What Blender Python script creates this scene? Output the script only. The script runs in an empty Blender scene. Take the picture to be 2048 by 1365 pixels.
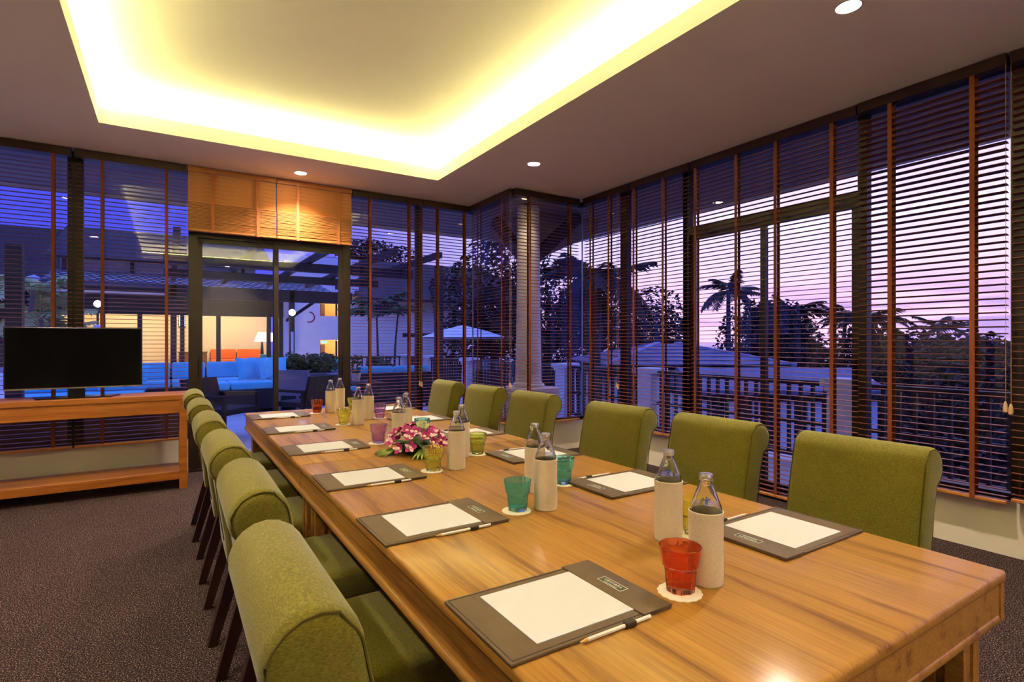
import bpy, bmesh, math, random
from mathutils import Vector, Matrix
sc = bpy.context.scene
COL = sc.collection
PI = math.pi
R = math.radians
random.seed(7)

# ------------------------------------------------------------------ camera
cam_d = bpy.data.cameras.new('camera')
cam_d.sensor_width = 36.0
cam_d.lens = 36.0 * 1089 / 2048
cam_d.clip_end = 2000
cam = bpy.data.objects.new('camera', cam_d)
COL.objects.link(cam)
cam.location = (0, 0, 1.28)
cam.rotation_euler = (R(90), 0, R(-32.2))
sc.camera = cam

# ------------------------------------------------------------------ view and light levels
sc.view_settings.view_transform = 'Standard'
sc.view_settings.look = 'None'
sc.view_settings.exposure = 1.2
sc.view_settings.gamma = 1.0
sc.view_settings.use_curve_mapping = False
SKY_STRENGTH = 1.0
COVE_EMIT = 29.0
SPOT_W = 118.0
COVE_COL = (1.0, 0.93, 0.34)
sc.cycles.blur_glossy = 3.0
SPOT_COL = (1.0, 0.80, 0.66)

def lin(r, g, b):
    return tuple(((c / 255) / 12.92 if c / 255 <= 0.04045 else ((c / 255 + 0.055) / 1.055) ** 2.4) for c in (r, g, b)) + (1.0,)

# ------------------------------------------------------------------ dusk sky
world = bpy.data.worlds.new('dusk_sky')
sc.world = world
world.use_nodes = True
wt = world.node_tree
for n in list(wt.nodes):
    wt.nodes.remove(n)
def wn(t, **kw):
    n = wt.nodes.new(t)
    for k, v in kw.items():
        setattr(n, k, v)
    return n
def wmath(op, a, b=None, clamp=False):
    n = wn('ShaderNodeMath', operation=op, use_clamp=clamp)
    for i, x in enumerate((a, b)):
        if x is None:
            continue
        if isinstance(x, (int, float)):
            n.inputs[i].default_value = x
        else:
            wt.links.new(x, n.inputs[i])
    return n.outputs[0]
def wrange(v, a, b):
    n = wn('ShaderNodeMapRange', interpolation_type='SMOOTHSTEP')
    wt.links.new(v, n.inputs[0])
    n.inputs[1].default_value = a
    n.inputs[2].default_value = b
    return n.outputs[0]
def wmix(f, a, b):
    n = wn('ShaderNodeMix', data_type='RGBA')
    wt.links.new(f, n.inputs[0])
    for i, x in ((6, a), (7, b)):
        if isinstance(x, tuple):
            n.inputs[i].default_value = x
        else:
            wt.links.new(x, n.inputs[i])
    return n.outputs[2]
tc = wn('ShaderNodeTexCoord')
sx = wn('ShaderNodeSeparateXYZ')
wt.links.new(tc.outputs['Generated'], sx.inputs[0])
hl = wmath('SQRT', wmath('ADD', wmath('MULTIPLY', sx.outputs[0], sx.outputs[0]), wmath('ADD', wmath('MULTIPLY', sx.outputs[1], sx.outputs[1]), 0.0001)))
az = R(72)
dotp = wmath('DIVIDE', wmath('ADD', wmath('MULTIPLY', sx.outputs[0], math.sin(az)), wmath('MULTIPLY', sx.outputs[1], math.cos(az))), hl)
glow = wrange(dotp, 0.42, 1.0)
hor = wmix(glow, (0.060, 0.066, 0.50, 1), (0.66, 0.40, 0.60, 1))
mid = wmix(glow, (0.036, 0.041, 0.42, 1), (0.52, 0.43, 0.74, 1))
zen = wmix(glow, (0.11, 0.20, 0.92, 1), (0.22, 0.22, 0.72, 1))
up1 = wrange(sx.outputs[2], 0.03, 0.17)
up2 = wrange(sx.outputs[2], 0.18, 0.60)
sky = wmix(up2, wmix(up1, hor, mid), zen)
mp = wn('ShaderNodeMapping')
mp.inputs['Scale'].default_value = (2.2, 2.2, 26)
wt.links.new(tc.outputs['Generated'], mp.inputs[0])
nz = wn('ShaderNodeTexNoise')
nz.inputs['Scale'].default_value = 1.6
nz.inputs['Detail'].default_value = 5
wt.links.new(mp.outputs[0], nz.inputs['Vector'])
cl = wmath('MULTIPLY', wrange(nz.outputs[0], 0.42, 0.60), wmath('SUBTRACT', 1.0, wrange(sx.outputs[2], 0.035, 0.13)))
cl = wmath('MULTIPLY', cl, 0.85)
sky = wmix(cl, sky, wmix(glow, (0.05, 0.05, 0.42, 1), (0.26, 0.17, 0.56, 1)))
low = wmath('SUBTRACT', 1.0, wrange(sx.outputs[2], -0.06, 0.0))
sky = wmix(low, sky, (0.03, 0.03, 0.14, 1))
bg = wn('ShaderNodeBackground')
bg.inputs[1].default_value = SKY_STRENGTH
wt.links.new(sky, bg.inputs[0])
wo = wn('ShaderNodeOutputWorld')
wt.links.new(bg.outputs[0], wo.inputs[0])

# ------------------------------------------------------------------ materials
MATS = {}
def nodes_of(name):
    m = bpy.data.materials.new(name)
    m.use_nodes = True
    nt = m.node_tree
    return m, nt, nt.nodes['Principled BSDF']

def plain(name, rgb, rough=0.5, metal=0.0, spec=0.5, emit=None, emit_s=0.0, var=0.0, scale=8.0, bump=0.0, bscale=60.0, coat=0.0, stretch=(1, 1, 1), sheen=0.0):
    m, nt, b = nodes_of(name)
    c = lin(*rgb)
    b.inputs['Base Color'].default_value = c
    b.inputs['Roughness'].default_value = rough
    b.inputs['Metallic'].default_value = metal
    b.inputs['Specular IOR Level'].default_value = spec
    b.inputs['Coat Weight'].default_value = coat
    b.inputs['Sheen Weight'].default_value = sheen
    if emit:
        b.inputs['Emission Color'].default_value = lin(*emit)
        b.inputs['Emission Strength'].default_value = emit_s
    if var or bump:
        t = nt.nodes.new('ShaderNodeTexCoord')
        mp_ = nt.nodes.new('ShaderNodeMapping')
        mp_.inputs['Scale'].default_value = stretch
        nt.links.new(t.outputs['Object'], mp_.inputs[0])
        if var:
            n = nt.nodes.new('ShaderNodeTexNoise')
            n.inputs['Scale'].default_value = scale
            n.inputs['Detail'].default_value = 4
            nt.links.new(mp_.outputs[0], n.inputs['Vector'])
            r = nt.nodes.new('ShaderNodeValToRGB')
            r.color_ramp.elements[0].position = 0.3
            r.color_ramp.elements[1].position = 0.7
            r.color_ramp.elements[0].color = tuple(x * (1 - var) for x in c[:3]) + (1,)
            r.color_ramp.elements[1].color = tuple(min(1, x * (1 + var)) for x in c[:3]) + (1,)
            nt.links.new(n.outputs[0], r.inputs[0])
            nt.links.new(r.outputs[0], b.inputs['Base Color'])
        if bump:
            n2 = nt.nodes.new('ShaderNodeTexNoise')
            n2.inputs['Scale'].default_value = bscale
            n2.inputs['Detail'].default_value = 3
            nt.links.new(mp_.outputs[0], n2.inputs['Vector'])
            bp = nt.nodes.new('ShaderNodeBump')
            bp.inputs['Strength'].default_value = bump
            bp.inputs['Distance'].default_value = 0.004
            nt.links.new(n2.outputs[0], bp.inputs['Height'])
            nt.links.new(bp.outputs[0], b.inputs['Normal'])
    MATS[name] = m
    return m

def wood(name, a, bcol, dark, rough=0.3, axis='Y', scale=1.0, coat=0.0, spec=0.5):
    m, nt, b = nodes_of(name)
    t = nt.nodes.new('ShaderNodeTexCoord')
    mp_ = nt.nodes.new('ShaderNodeMapping')
    s = [14 * scale, 14 * scale, 14 * scale]
    s['XYZ'.index(axis)] = 0.9 * scale
    mp_.inputs['Scale'].default_value = s
    nt.links.new(t.outputs['Object'], mp_.inputs[0])
    n = nt.nodes.new('ShaderNodeTexNoise')
    n.inputs['Scale'].default_value = 1.3
    n.inputs['Detail'].default_value = 6
    n.inputs['Roughness'].default_value = 0.6
    n.inputs['Distortion'].default_value = 0.6
    nt.links.new(mp_.outputs[0], n.inputs['Vector'])
    r = nt.nodes.new('ShaderNodeValToRGB')
    e = r.color_ramp.elements
    e[0].position = 0.30
    e[0].color = lin(*dark)
    e[1].position = 0.72
    e[1].color = lin(*bcol)
    x = r.color_ramp.elements.new(0.46)
    x.color = lin(*a)
    nt.links.new(n.outputs[0], r.inputs[0])
    # fine pores
    mp2 = nt.nodes.new('ShaderNodeMapping')
    s2 = [160 * scale] * 3
    s2['XYZ'.index(axis)] = 4 * scale
    mp2.inputs['Scale'].default_value = s2
    nt.links.new(t.outputs['Object'], mp2.inputs[0])
    n2 = nt.nodes.new('ShaderNodeTexNoise')
    n2.inputs['Scale'].default_value = 1.0
    n2.inputs['Detail'].default_value = 3
    nt.links.new(mp2.outputs[0], n2.inputs['Vector'])
    mx = nt.nodes.new('ShaderNodeMix')
    mx.data_type = 'RGBA'
    mx.blend_type = 'MULTIPLY'
    mx.inputs[0].default_value = 0.35
    nt.links.new(r.outputs[0], mx.inputs[6])
    r2 = nt.nodes.new('ShaderNodeValToRGB')
    r2.color_ramp.elements[0].position = 0.35
    r2.color_ramp.elements[0].color = (0.35, 0.3, 0.25, 1)
    r2.color_ramp.elements[1].position = 0.6
    nt.links.new(n2.outputs[0], r2.inputs[0])
    nt.links.new(r2.outputs[0], mx.inputs[7])
    nt.links.new(mx.outputs[2], b.inputs['Base Color'])
    b.inputs['Roughness'].default_value = rough
    b.inputs['Coat Weight'].default_value = coat
    b.inputs['Coat Roughness'].default_value = 0.17
    b.inputs['Specular IOR Level'].default_value = spec
    MATS[name] = m
    return m

def carpet():
    m, nt, b = nodes_of('carpet')
    t = nt.nodes.new('ShaderNodeTexCoord')
    n = nt.nodes.new('ShaderNodeTexNoise')
    n.inputs['Scale'].default_value = 190
    n.inputs['Detail'].default_value = 2
    nt.links.new(t.outputs['Object'], n.inputs['Vector'])
    v = nt.nodes.new('ShaderNodeTexVoronoi')
    v.inputs['Scale'].default_value = 170
    nt.links.new(t.outputs['Object'], v.inputs['Vector'])
    r = nt.nodes.new('ShaderNodeValToRGB')
    e = r.color_ramp.elements
    e[0].position = 0.36
    e[0].color = lin(26, 18, 20)
    e[1].position = 0.72
    e[1].color = lin(206, 176, 158)
    x = e.new(0.55)
    x.color = lin(66, 50, 51)
    nt.links.new(n.outputs[0], r.inputs[0])
    n3 = nt.nodes.new('ShaderNodeTexNoise')
    n3.inputs['Scale'].default_value = 3
    nt.links.new(t.outputs['Object'], n3.inputs['Vector'])
    r3 = nt.nodes.new('ShaderNodeValToRGB')
    r3.color_ramp.elements[0].color = (0.75, 0.72, 0.74, 1)
    r3.color_ramp.elements[1].color = (1, 1, 1, 1)
    nt.links.new(n3.outputs[0], r3.inputs[0])
    mx = nt.nodes.new('ShaderNodeMix')
    mx.data_type = 'RGBA'
    mx.blend_type = 'MULTIPLY'
    mx.inputs[0].default_value = 1.0
    nt.links.new(r.outputs[0], mx.inputs[6])
    nt.links.new(r3.outputs[0], mx.inputs[7])
    nt.links.new(mx.outputs[2], b.inputs['Base Color'])
    b.inputs['Roughness'].default_value = 0.95
    b.inputs['Specular IOR Level'].default_value = 0.15
    bp = nt.nodes.new('ShaderNodeBump')
    bp.inputs['Strength'].default_value = 0.8
    bp.inputs['Distance'].default_value = 0.006
    nt.links.new(v.outputs['Distance'], bp.inputs['Height'])
    nt.links.new(bp.outputs[0], b.inputs['Normal'])
    MATS['carpet'] = m

def fabric(name, rgb, rgb2, scale=1.0, rough=0.9, sheen=0.25, mottle=0.12, thin=0.0, bump=0.4):
    """woven cloth: two crossed fine waves mixed with noise"""
    m, nt, b = nodes_of(name)
    t = nt.nodes.new('ShaderNodeTexCoord')
    mp_ = nt.nodes.new('ShaderNodeMapping')
    mp_.inputs['Scale'].default_value = (90 * scale, 90 * scale, 420 * scale)
    nt.links.new(t.outputs['Object'], mp_.inputs[0])
    n = nt.nodes.new('ShaderNodeTexNoise')
    n.inputs['Scale'].default_value = 1.0
    n.inputs['Detail'].default_value = 3
    nt.links.new(mp_.outputs[0], n.inputs['Vector'])
    n2 = nt.nodes.new('ShaderNodeTexNoise')
    n2.inputs['Scale'].default_value = 9 * scale
    nt.links.new(t.outputs['Object'], n2.inputs['Vector'])
    ad = nt.nodes.new('ShaderNodeMath')
    ad.operation = 'MULTIPLY_ADD'
    ad.inputs[1].default_value = mottle
    nt.links.new(n2.outputs[0], ad.inputs[0])
    nt.links.new(n.outputs[0], ad.inputs[2])
    r = nt.nodes.new('ShaderNodeValToRGB')
    r.color_ramp.elements[0].position = 0.45
    r.color_ramp.elements[0].color = lin(*rgb)
    r.color_ramp.elements[1].position = 0.85
    r.color_ramp.elements[1].color = lin(*rgb2)
    nt.links.new(ad.outputs[0], r.inputs[0])
    nt.links.new(r.outputs[0], b.inputs['Base Color'])
    b.inputs['Roughness'].default_value = rough
    b.inputs['Specular IOR Level'].default_value = 0.2
    b.inputs['Sheen Weight'].default_value = sheen
    bp = nt.nodes.new('ShaderNodeBump')
    bp.inputs['Strength'].default_value = bump
    bp.inputs['Distance'].default_value = 0.002
    nt.links.new(n.outputs[0], bp.inputs['Height'])
    nt.links.new(bp.outputs[0], b.inputs['Normal'])
    if thin:
        tl_ = nt.nodes.new('ShaderNodeBsdfTranslucent')
        nt.links.new(r.outputs[0], tl_.inputs[0])
        mxs = nt.nodes.new('ShaderNodeMixShader')
        mxs.inputs[0].default_value = thin
        out = [n_ for n_ in nt.nodes if n_.type == 'OUTPUT_MATERIAL'][0]
        nt.links.new(b.outputs[0], mxs.inputs[1])
        nt.links.new(tl_.outputs[0], mxs.inputs[2])
        nt.links.new(mxs.outputs[0], out.inputs[0])
    MATS[name] = m

def window_glass(name, tint=(0.96, 0.97, 0.98, 1), f0=0.035):
    m = bpy.data.materials.new(name)
    m.use_nodes = True
    nt = m.node_tree
    for n in list(nt.nodes):
        nt.nodes.remove(n)
    o = nt.nodes.new('ShaderNodeOutputMaterial')
    tr = nt.nodes.new('ShaderNodeBsdfTransparent')
    tr.inputs[0].default_value = tint
    gl = nt.nodes.new('ShaderNodeBsdfGlossy')
    gl.inputs['Roughness'].default_value = 0.0
    lw = nt.nodes.new('ShaderNodeLayerWeight')
    lw.inputs[0].default_value = 0.5
    pw_ = nt.nodes.new('ShaderNodeMath')
    pw_.operation = 'POWER'
    pw_.inputs[1].default_value = 5.0
    nt.links.new(lw.outputs['Facing'], pw_.inputs[0])
    fr = nt.nodes.new('ShaderNodeMath')
    fr.operation = 'MULTIPLY_ADD'
    fr.inputs[1].default_value = 1.0 - f0
    fr.inputs[2].default_value = f0
    nt.links.new(pw_.outputs[0], fr.inputs[0])
    mx = nt.nodes.new('ShaderNodeMixShader')
    nt.links.new(fr.outputs[0], mx.inputs[0])
    nt.links.new(tr.outputs[0], mx.inputs[1])
    nt.links.new(gl.outputs[0], mx.inputs[2])
    nt.links.new(mx.outputs[0], o.inputs[0])
    MATS[name] = m

def clear_glass(name, rgb, ior=1.48, rough=0.0, trans=1.0):
    m, nt, b = nodes_of(name)
    b.inputs['Base Color'].default_value = rgb
    b.inputs['Transmission Weight'].default_value = trans
    b.inputs['Roughness'].default_value = rough
    b.inputs['IOR'].default_value = ior
    MATS[name] = m

carpet()
plain('plaster', (238, 230, 214), 0.9, var=0.03, scale=3)
plain('ceiling_paint', (244, 238, 234), 0.95, var=0.015, scale=2)
plain('frame_dark', (38, 24, 18), 0.45, var=0.1)
plain('black_rubber', (14, 13, 13), 0.6)
wood('table_wood', (160, 112, 44), (174, 126, 54), (112, 70, 26), rough=0.6, axis='Y', scale=1.0, coat=0.38, spec=0.25)
wood('console_wood', (176, 104, 36), (196, 122, 48), (140, 78, 24), rough=0.35, axis='X', scale=1.0, coat=0.2)
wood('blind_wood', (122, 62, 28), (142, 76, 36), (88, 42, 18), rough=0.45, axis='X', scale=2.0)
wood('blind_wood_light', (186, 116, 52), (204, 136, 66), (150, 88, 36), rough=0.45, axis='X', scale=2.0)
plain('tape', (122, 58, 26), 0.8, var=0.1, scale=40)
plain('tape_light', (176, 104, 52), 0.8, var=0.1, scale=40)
plain('cord', (176, 132, 96), 0.8)
plain('tassel_wood', (206, 168, 128), 0.5, var=0.08, scale=30)
plain('headrail', (58, 36, 22), 0.5, var=0.1)
fabric('chair_fabric', (98, 91, 18), (136, 128, 52), 2.0, bump=0.18)
plain('piping_fabric', (84, 76, 20), 0.9)
plain('chair_leg', (38, 12, 10), 0.35, var=0.2, scale=20, coat=0.2)
plain('leather', (92, 72, 54), 0.55, var=0.06, scale=60, bump=0.25, bscale=500)
plain('leather_edge', (44, 33, 28), 0.55)
plain('paper', (206, 206, 218), 0.8)
plain('logo_silver', (214, 214, 206), 0.5)
plain('logo_plate', (62, 72, 62), 0.6)
plain('pencil_paint', (232, 222, 222), 0.35)
plain('pencil_wood', (212, 160, 100), 0.7)
plain('graphite', (40, 38, 38), 0.5)
fabric('linen', (222, 204, 178), (246, 234, 216), 2.2, sheen=0.1, thin=0.15)
plain('aluminium', (214, 214, 220), 0.28, metal=1.0)
plain('emblem_blue', (52, 70, 150), 0.5)
clear_glass('bottle_glass', (0.98, 0.99, 0.985, 1), 1.45)
window_glass('water', (0.86, 0.86, 0.76, 1), 0.02)
clear_glass('glass_red', (0.92, 0.26, 0.12, 1), trans=0.95)
clear_glass('glass_teal', (0.32, 0.80, 0.84, 1), trans=0.95)
clear_glass('glass_yellow', (0.97, 0.98, 0.34, 1), trans=0.92)
clear_glass('glass_green', (0.74, 0.80, 0.28, 1), trans=0.95)
clear_glass('glass_purple', (0.80, 0.55, 0.86, 1), trans=0.95)
plain('coaster_paper', (236, 228, 214), 0.9)
plain('petal_purple', (168, 30, 120), 0.6, var=0.35, scale=60)
plain('petal_pale', (232, 190, 214), 0.6, var=0.2, scale=60)
plain('orchid_lip', (244, 226, 196), 0.6)
plain('lotus_white', (244, 244, 206), 0.6, var=0.1, scale=40)
plain('leaf_green', (58, 96, 34), 0.45, var=0.3, scale=20)
plain('leaf_light', (128, 152, 72), 0.5, var=0.25, scale=20)
plain('tv_black', (8, 8, 9), 0.25)
plain('tv_screen', (3, 3, 4), 0.18, spec=0.12)
plain('silver_trim', (190, 184, 172), 0.3, metal=1.0)
window_glass('pane_glass')
plain('downlight_trim', (230, 226, 220), 0.4)
plain('downlight_lens', (255, 255, 255), 0.5, emit=(255, 226, 196), emit_s=40.0)
m_, nt_, b_ = nodes_of('cove_emitter')
b_.inputs['Base Color'].default_value = (1, 1, 1, 1)
b_.inputs['Emission Color'].default_value = COVE_COL + (1,)
b_.inputs['Emission Strength'].default_value = COVE_EMIT
MATS['cove_emitter'] = m_
# outdoors
plain('terrace_tile', (214, 210, 210), 0.55, var=0.08, scale=2)
plain('outside_white', (240, 238, 240), 0.8, var=0.04, scale=2)
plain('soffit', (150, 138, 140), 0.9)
plain('dark_timber', (30, 22, 24), 0.6, var=0.2, scale=5)
plain('brown_timber', (120, 74, 40), 0.6, var=0.2, scale=5)
plain('roof_dark', (52, 38, 44), 0.85, var=0.25, scale=3)
plain('roof_tile', (206, 202, 210), 0.7, var=0.15, scale=4)
plain('slate', (112, 106, 126), 0.7, var=0.2, scale=3)
plain('slate_ridge', (150, 146, 170), 0.7)
plain('roof_tile_gap', (96, 92, 104), 0.8)
plain('wicker', (40, 34, 36), 0.8, var=0.3, scale=60)
fabric('cushion_blue', (84, 206, 226), (112, 226, 240), 0.6)
fabric('cushion_orange', (206, 92, 34), (226, 112, 44), 0.6)
fabric('cushion_teal', (90, 170, 168), (120, 196, 190), 0.6)
plain('stone_pot', (128, 126, 132), 0.85, var=0.1, scale=6)
plain('white_pot', (222, 220, 224), 0.6)
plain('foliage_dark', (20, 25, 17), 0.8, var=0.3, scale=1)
plain('foliage_mid', (62, 92, 44), 0.7, var=0.3, scale=1)
plain('foliage_pale', (186, 194, 120), 0.7, var=0.3, scale=1)
plain('bark', (58, 46, 42), 0.9, var=0.3, scale=8)
plain('bark_pale', (134, 128, 130), 0.9, var=0.2, scale=8)
plain('grass', (28, 36, 24), 0.95, var=0.4, scale=0.3)
plain('sea', (120, 116, 160), 0.25)
plain('lounge_cream', (226, 206, 168), 0.8)
plain('lounge_floor', (120, 96, 74), 0.6)
plain('lamp_shade', (250, 232, 206), 0.8, emit=(255, 222, 180), emit_s=1.6)
plain('lamp_globe', (255, 255, 255), 0.5, emit=(230, 236, 255), emit_s=9.0)
plain('lamp_warm', (255, 240, 210), 0.5, emit=(255, 196, 110), emit_s=6.0)
plain('screen_lit', (220, 230, 255), 0.4, emit=(214, 224, 255), emit_s=1.5)
plain('exit_green', (120, 230, 180), 0.5, emit=(110, 235, 170), emit_s=1.2)
plain('corridor_warm', (206, 164, 100), 0.8)
plain('door_brown', (92, 60, 34), 0.6)
plain('sign_red', (150, 40, 60), 0.6)

# ------------------------------------------------------------------ geometry helpers
class G:
    def __init__(s):
        s.v = []
        s.f = []
    def add(s, vs, fs):
        k = len(s.v)
        s.v += [tuple(p) for p in vs]
        s.f += [tuple(i + k for i in f) for f in fs]
        return s
    def box(s, x0, x1, y0, y1, z0, z1):
        vs = [(x, y, z) for z in (z0, z1) for y in (y0, y1) for x in (x0, x1)]
        return s.add(vs, [(0, 2, 3, 1), (4, 5, 7, 6), (0, 1, 5, 4), (2, 6, 7, 3), (0, 4, 6, 2), (1, 3, 7, 5)])
    def bar(s, a, b, w, t=None, w2=None, t2=None):
        """square bar from a to b, w wide and t thick, tapering to w2 x t2"""
        a, b = Vector(a), Vector(b)
        t = w if t is None else t
        w2 = w if w2 is None else w2
        t2 = t if t2 is None else t2
        d = (b - a).normalized()
        u = d.cross(Vector((0, 0, 1)))
        u = Vector((1, 0, 0)) if u.length < 1e-4 else u.normalized()
        n = u.cross(d)
        vs = []
        for p, ww, tt in ((a, w, t), (b, w2, t2)):
            vs += [p + u * (i * ww / 2) + n * (j * tt / 2) for i, j in ((-1, -1), (1, -1), (1, 1), (-1, 1))]
        return s.add(vs, [(0, 1, 2, 3), (7, 6, 5, 4), (0, 4, 5, 1), (1, 5, 6, 2), (2, 6, 7, 3), (3, 7, 4, 0)])
    def lathe(s, prof, n=24, c=(0, 0, 0), caps=True, facet=None):
        """facet: function(z)->amount 0..1 flattening to polygon look is left to n"""
        vs, fs = [], []
        for r, z in prof:
            for i in range(n):
                a = 2 * PI * i / n
                vs.append((c[0] + r * math.cos(a), c[1] + r * math.sin(a), c[2] + z))
        for k in range(len(prof) - 1):
            for i in range(n):
                j = (i + 1) % n
                fs.append((k * n + i, k * n + j, (k + 1) * n + j, (k + 1) * n + i))
        if caps:
            fs.append(tuple(range(n))[::-1])
            fs.append(tuple((len(prof) - 1) * n + i for i in range(n)))
        return s.add(vs, fs)
    def prism(s, poly, a0, a1, axis='y'):
        n = len(poly)
        def P(p, q, a):
            return {'y': (p, a, q), 'x': (a, p, q), 'z': (p, q, a)}[axis]
        vs = [P(p, q, a0) for p, q in poly] + [P(p, q, a1) for p, q in poly]
        fs = [tuple(range(n)), tuple(range(n, 2 * n))[::-1]]
        for i in range(n):
            j = (i + 1) % n
            fs.append((i, i + n, j + n, j))
        return s.add(vs, fs)
    def tube(s, path, rad, n=6, closed=False):
        path = [Vector(p) for p in path]
        m = len(path)
        rr = rad if isinstance(rad, (list, tuple)) else [rad] * m
        vs, fs = [], []
        ref = Vector((0, 0, 1))
        for k, p in enumerate(path):
            a = path[k - 1] if (k > 0 or closed) else path[k]
            b = path[(k + 1) % m] if (k < m - 1 or closed) else path[k]
            d = (b - a).normalized()
            u = d.cross(ref)
            if u.length < 1e-3:
                u = d.cross(Vector((0, 1, 0)))
            u.normalize()
            w = u.cross(d)
            for i in range(n):
                t = 2 * PI * i / n
                vs.append(p + (u * math.cos(t) + w * math.sin(t)) * rr[k])
        for k in range(m if closed else m - 1):
            k2 = (k + 1) % m
            for i in range(n):
                j = (i + 1) % n
                fs.append((k * n + i, k * n + j, k2 * n + j, k2 * n + i))
        if not closed:
            fs += [tuple(range(n))[::-1], tuple((m - 1) * n + i for i in range(n))]
        return s.add(vs, fs)
    def quad(s, a, b, c, d):
        return s.add([a, b, c, d], [(0, 1, 2, 3)])
    def mesh(s, name, bevel=0.0, seg=2, smooth=False, angle=35, double=False):
        me = bpy.data.meshes.new(name)
        me.from_pydata(s.v, [], s.f)
        bm = bmesh.new()
        bm.from_mesh(me)
        bmesh.ops.recalc_face_normals(bm, faces=bm.faces)
        if bevel:
            es = [e for e in bm.edges if len(e.link_faces) == 2 and e.calc_face_angle(0) > R(30)]
            bmesh.ops.bevel(bm, geom=es, offset=bevel, segments=seg, affect='EDGES', profile=0.5, clamp_overlap=True)
        bm.to_mesh(me)
        bm.free()
        if smooth:
            me.polygons.foreach_set('use_smooth', [True] * len(me.polygons))
            me.set_sharp_from_angle(angle=R(angle))
        me.update()
        return me

def link(name, data, mat=None, parent=None, loc=None, rot=None):
    o = bpy.data.objects.new(name, data)
    COL.objects.link(o)
    if mat is not None and data is not None and not data.materials:
        data.materials.append(MATS[mat])
    if parent is not None:
        o.parent = parent
    if loc is not None:
        o.location = loc
    if rot is not None:
        o.rotation_euler = rot
    return o
def part(name, g, mat, parent=None, loc=None, rot=None, bevel=0.0, seg=2, smooth=False, angle=35):
    return link(name, g.mesh(name, bevel, seg, smooth, angle), mat, parent, loc, rot)
def tag(o, label, cat, group=None, kind=None):
    o['label'] = label
    o['category'] = cat
    if group:
        o['group'] = group
    if kind:
        o['kind'] = kind
    return o
def thing(name, label, cat, loc=(0, 0, 0), rz=0.0, group=None, kind=None):
    return tag(link(name, None, None, None, loc, (0, 0, rz)), label, cat, group, kind)
def dup(root, loc, rz, label, group=None):
    r = root.copy()
    COL.objects.link(r)
    r.location = loc
    r.rotation_euler = (0, 0, rz)
    r['label'] = label
    if group:
        r['group'] = group
    for ch in list(root.children):
        c = ch.copy()
        COL.objects.link(c)
        c.parent = r
        for g_ in list(ch.children):
            d = g_.copy()
            COL.objects.link(d)
            d.parent = c
    return r
def struct(name, g, mat, label, cat, **kw):
    return tag(part(name, g, mat, **kw), label, cat, kind='structure')

# ------------------------------------------------------------------ room shell
CH = 2.96            # ceiling
XL, XR, YN, YB = -2.4, 4.22, -1.8, 6.13
NX, NY = 3.25, 5.11  # notch corner
OUT = 0.16
Lpoly = [(XL - .2, YN - .2), (XR + .12, YN - .2), (XR + .12, NY + .12), (NX + .12, NY + .12), (NX + .12, YB + .12), (XL - .2, YB + .12)]
fl = struct('floor', G().prism(Lpoly, -0.12, 0.0, 'z'), 'carpet', 'dark brown speckled carpet floor of the meeting room', 'floor')
RX0, RX1, RY0, RY1 = -0.458, 2.378, -0.9, 5.232
g = G()
g.box(XL, RX0, YN, YB + .1, CH, CH + .12)
g.box(RX1, XR + .1, YN, NY + .1, CH, CH + .12)
g.box(RX1, NX + .1, NY + .1, YB + .1, CH, CH + .12)
g.box(RX0, RX1, RY1, YB + .1, CH, CH + .12)
g.box(RX0, RX1, YN, RY0, CH, CH + .12)
ceil = struct('ceiling', g, 'ceiling_paint', 'flat plaster ceiling around a rectangular lit recess', 'ceiling')
sb = 0.17
g = G()
zt = 3.27
g.box(RX0 - sb - .05, RX0 - sb, RY0 - sb, RY1 + sb, CH + .12, zt)
g.box(RX1 + sb, RX1 + sb + .05, RY0 - sb, RY1 + sb, CH + .12, zt)
g.box(RX0 - sb, RX1 + sb, RY0 - sb - .05, RY0 - sb, CH + .12, zt)
g.box(RX0 - sb, RX1 + sb, RY1 + sb, RY1 + sb + .05, CH + .12, zt)
part('recess_wall', g, 'ceiling_paint', ceil)
part('recess_top', G().box(RX0 - sb - .05, RX1 + sb + .05, RY0 - sb - .05, RY1 + sb + .05, zt, zt + .1), 'ceiling_paint', ceil)
def cove(lbl, x0, x1, y0, y1):
    o = tag(part('cove_light_strip', G().box(x0, x1, y0, y1, CH + .121, CH + .136), 'cove_emitter'), lbl, 'light strip', 'light strips in the ceiling cove')
cove('light strip hidden in the far edge of the ceiling cove', RX0 - .08, RX1 + .08, RY1 + .085, RY1 + .11)
cove('light strip hidden in the window-side edge of the ceiling cove', RX1 + .085, RX1 + .11, RY0, RY1 + .08)
cove('light strip hidden in the left edge of the ceiling cove', RX0 - .11, RX0 - .085, RY0, RY1 + .08)
cove('light strip hidden in the near edge of the ceiling cove', RX0 - .08, RX1 + .08, RY0 - .11, RY0 - .085)
struct('wall_left', G().box(XL - .15, XL, YN - .15, YB + .12, 0, CH + .12), 'plaster', 'plain plaster wall on the left, out of frame', 'wall')
struct('wall_near', G().box(XL, XR + .12, YN - .15, YN, 0, CH + .12), 'plaster', 'plain plaster wall behind the viewer', 'wall')
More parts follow.
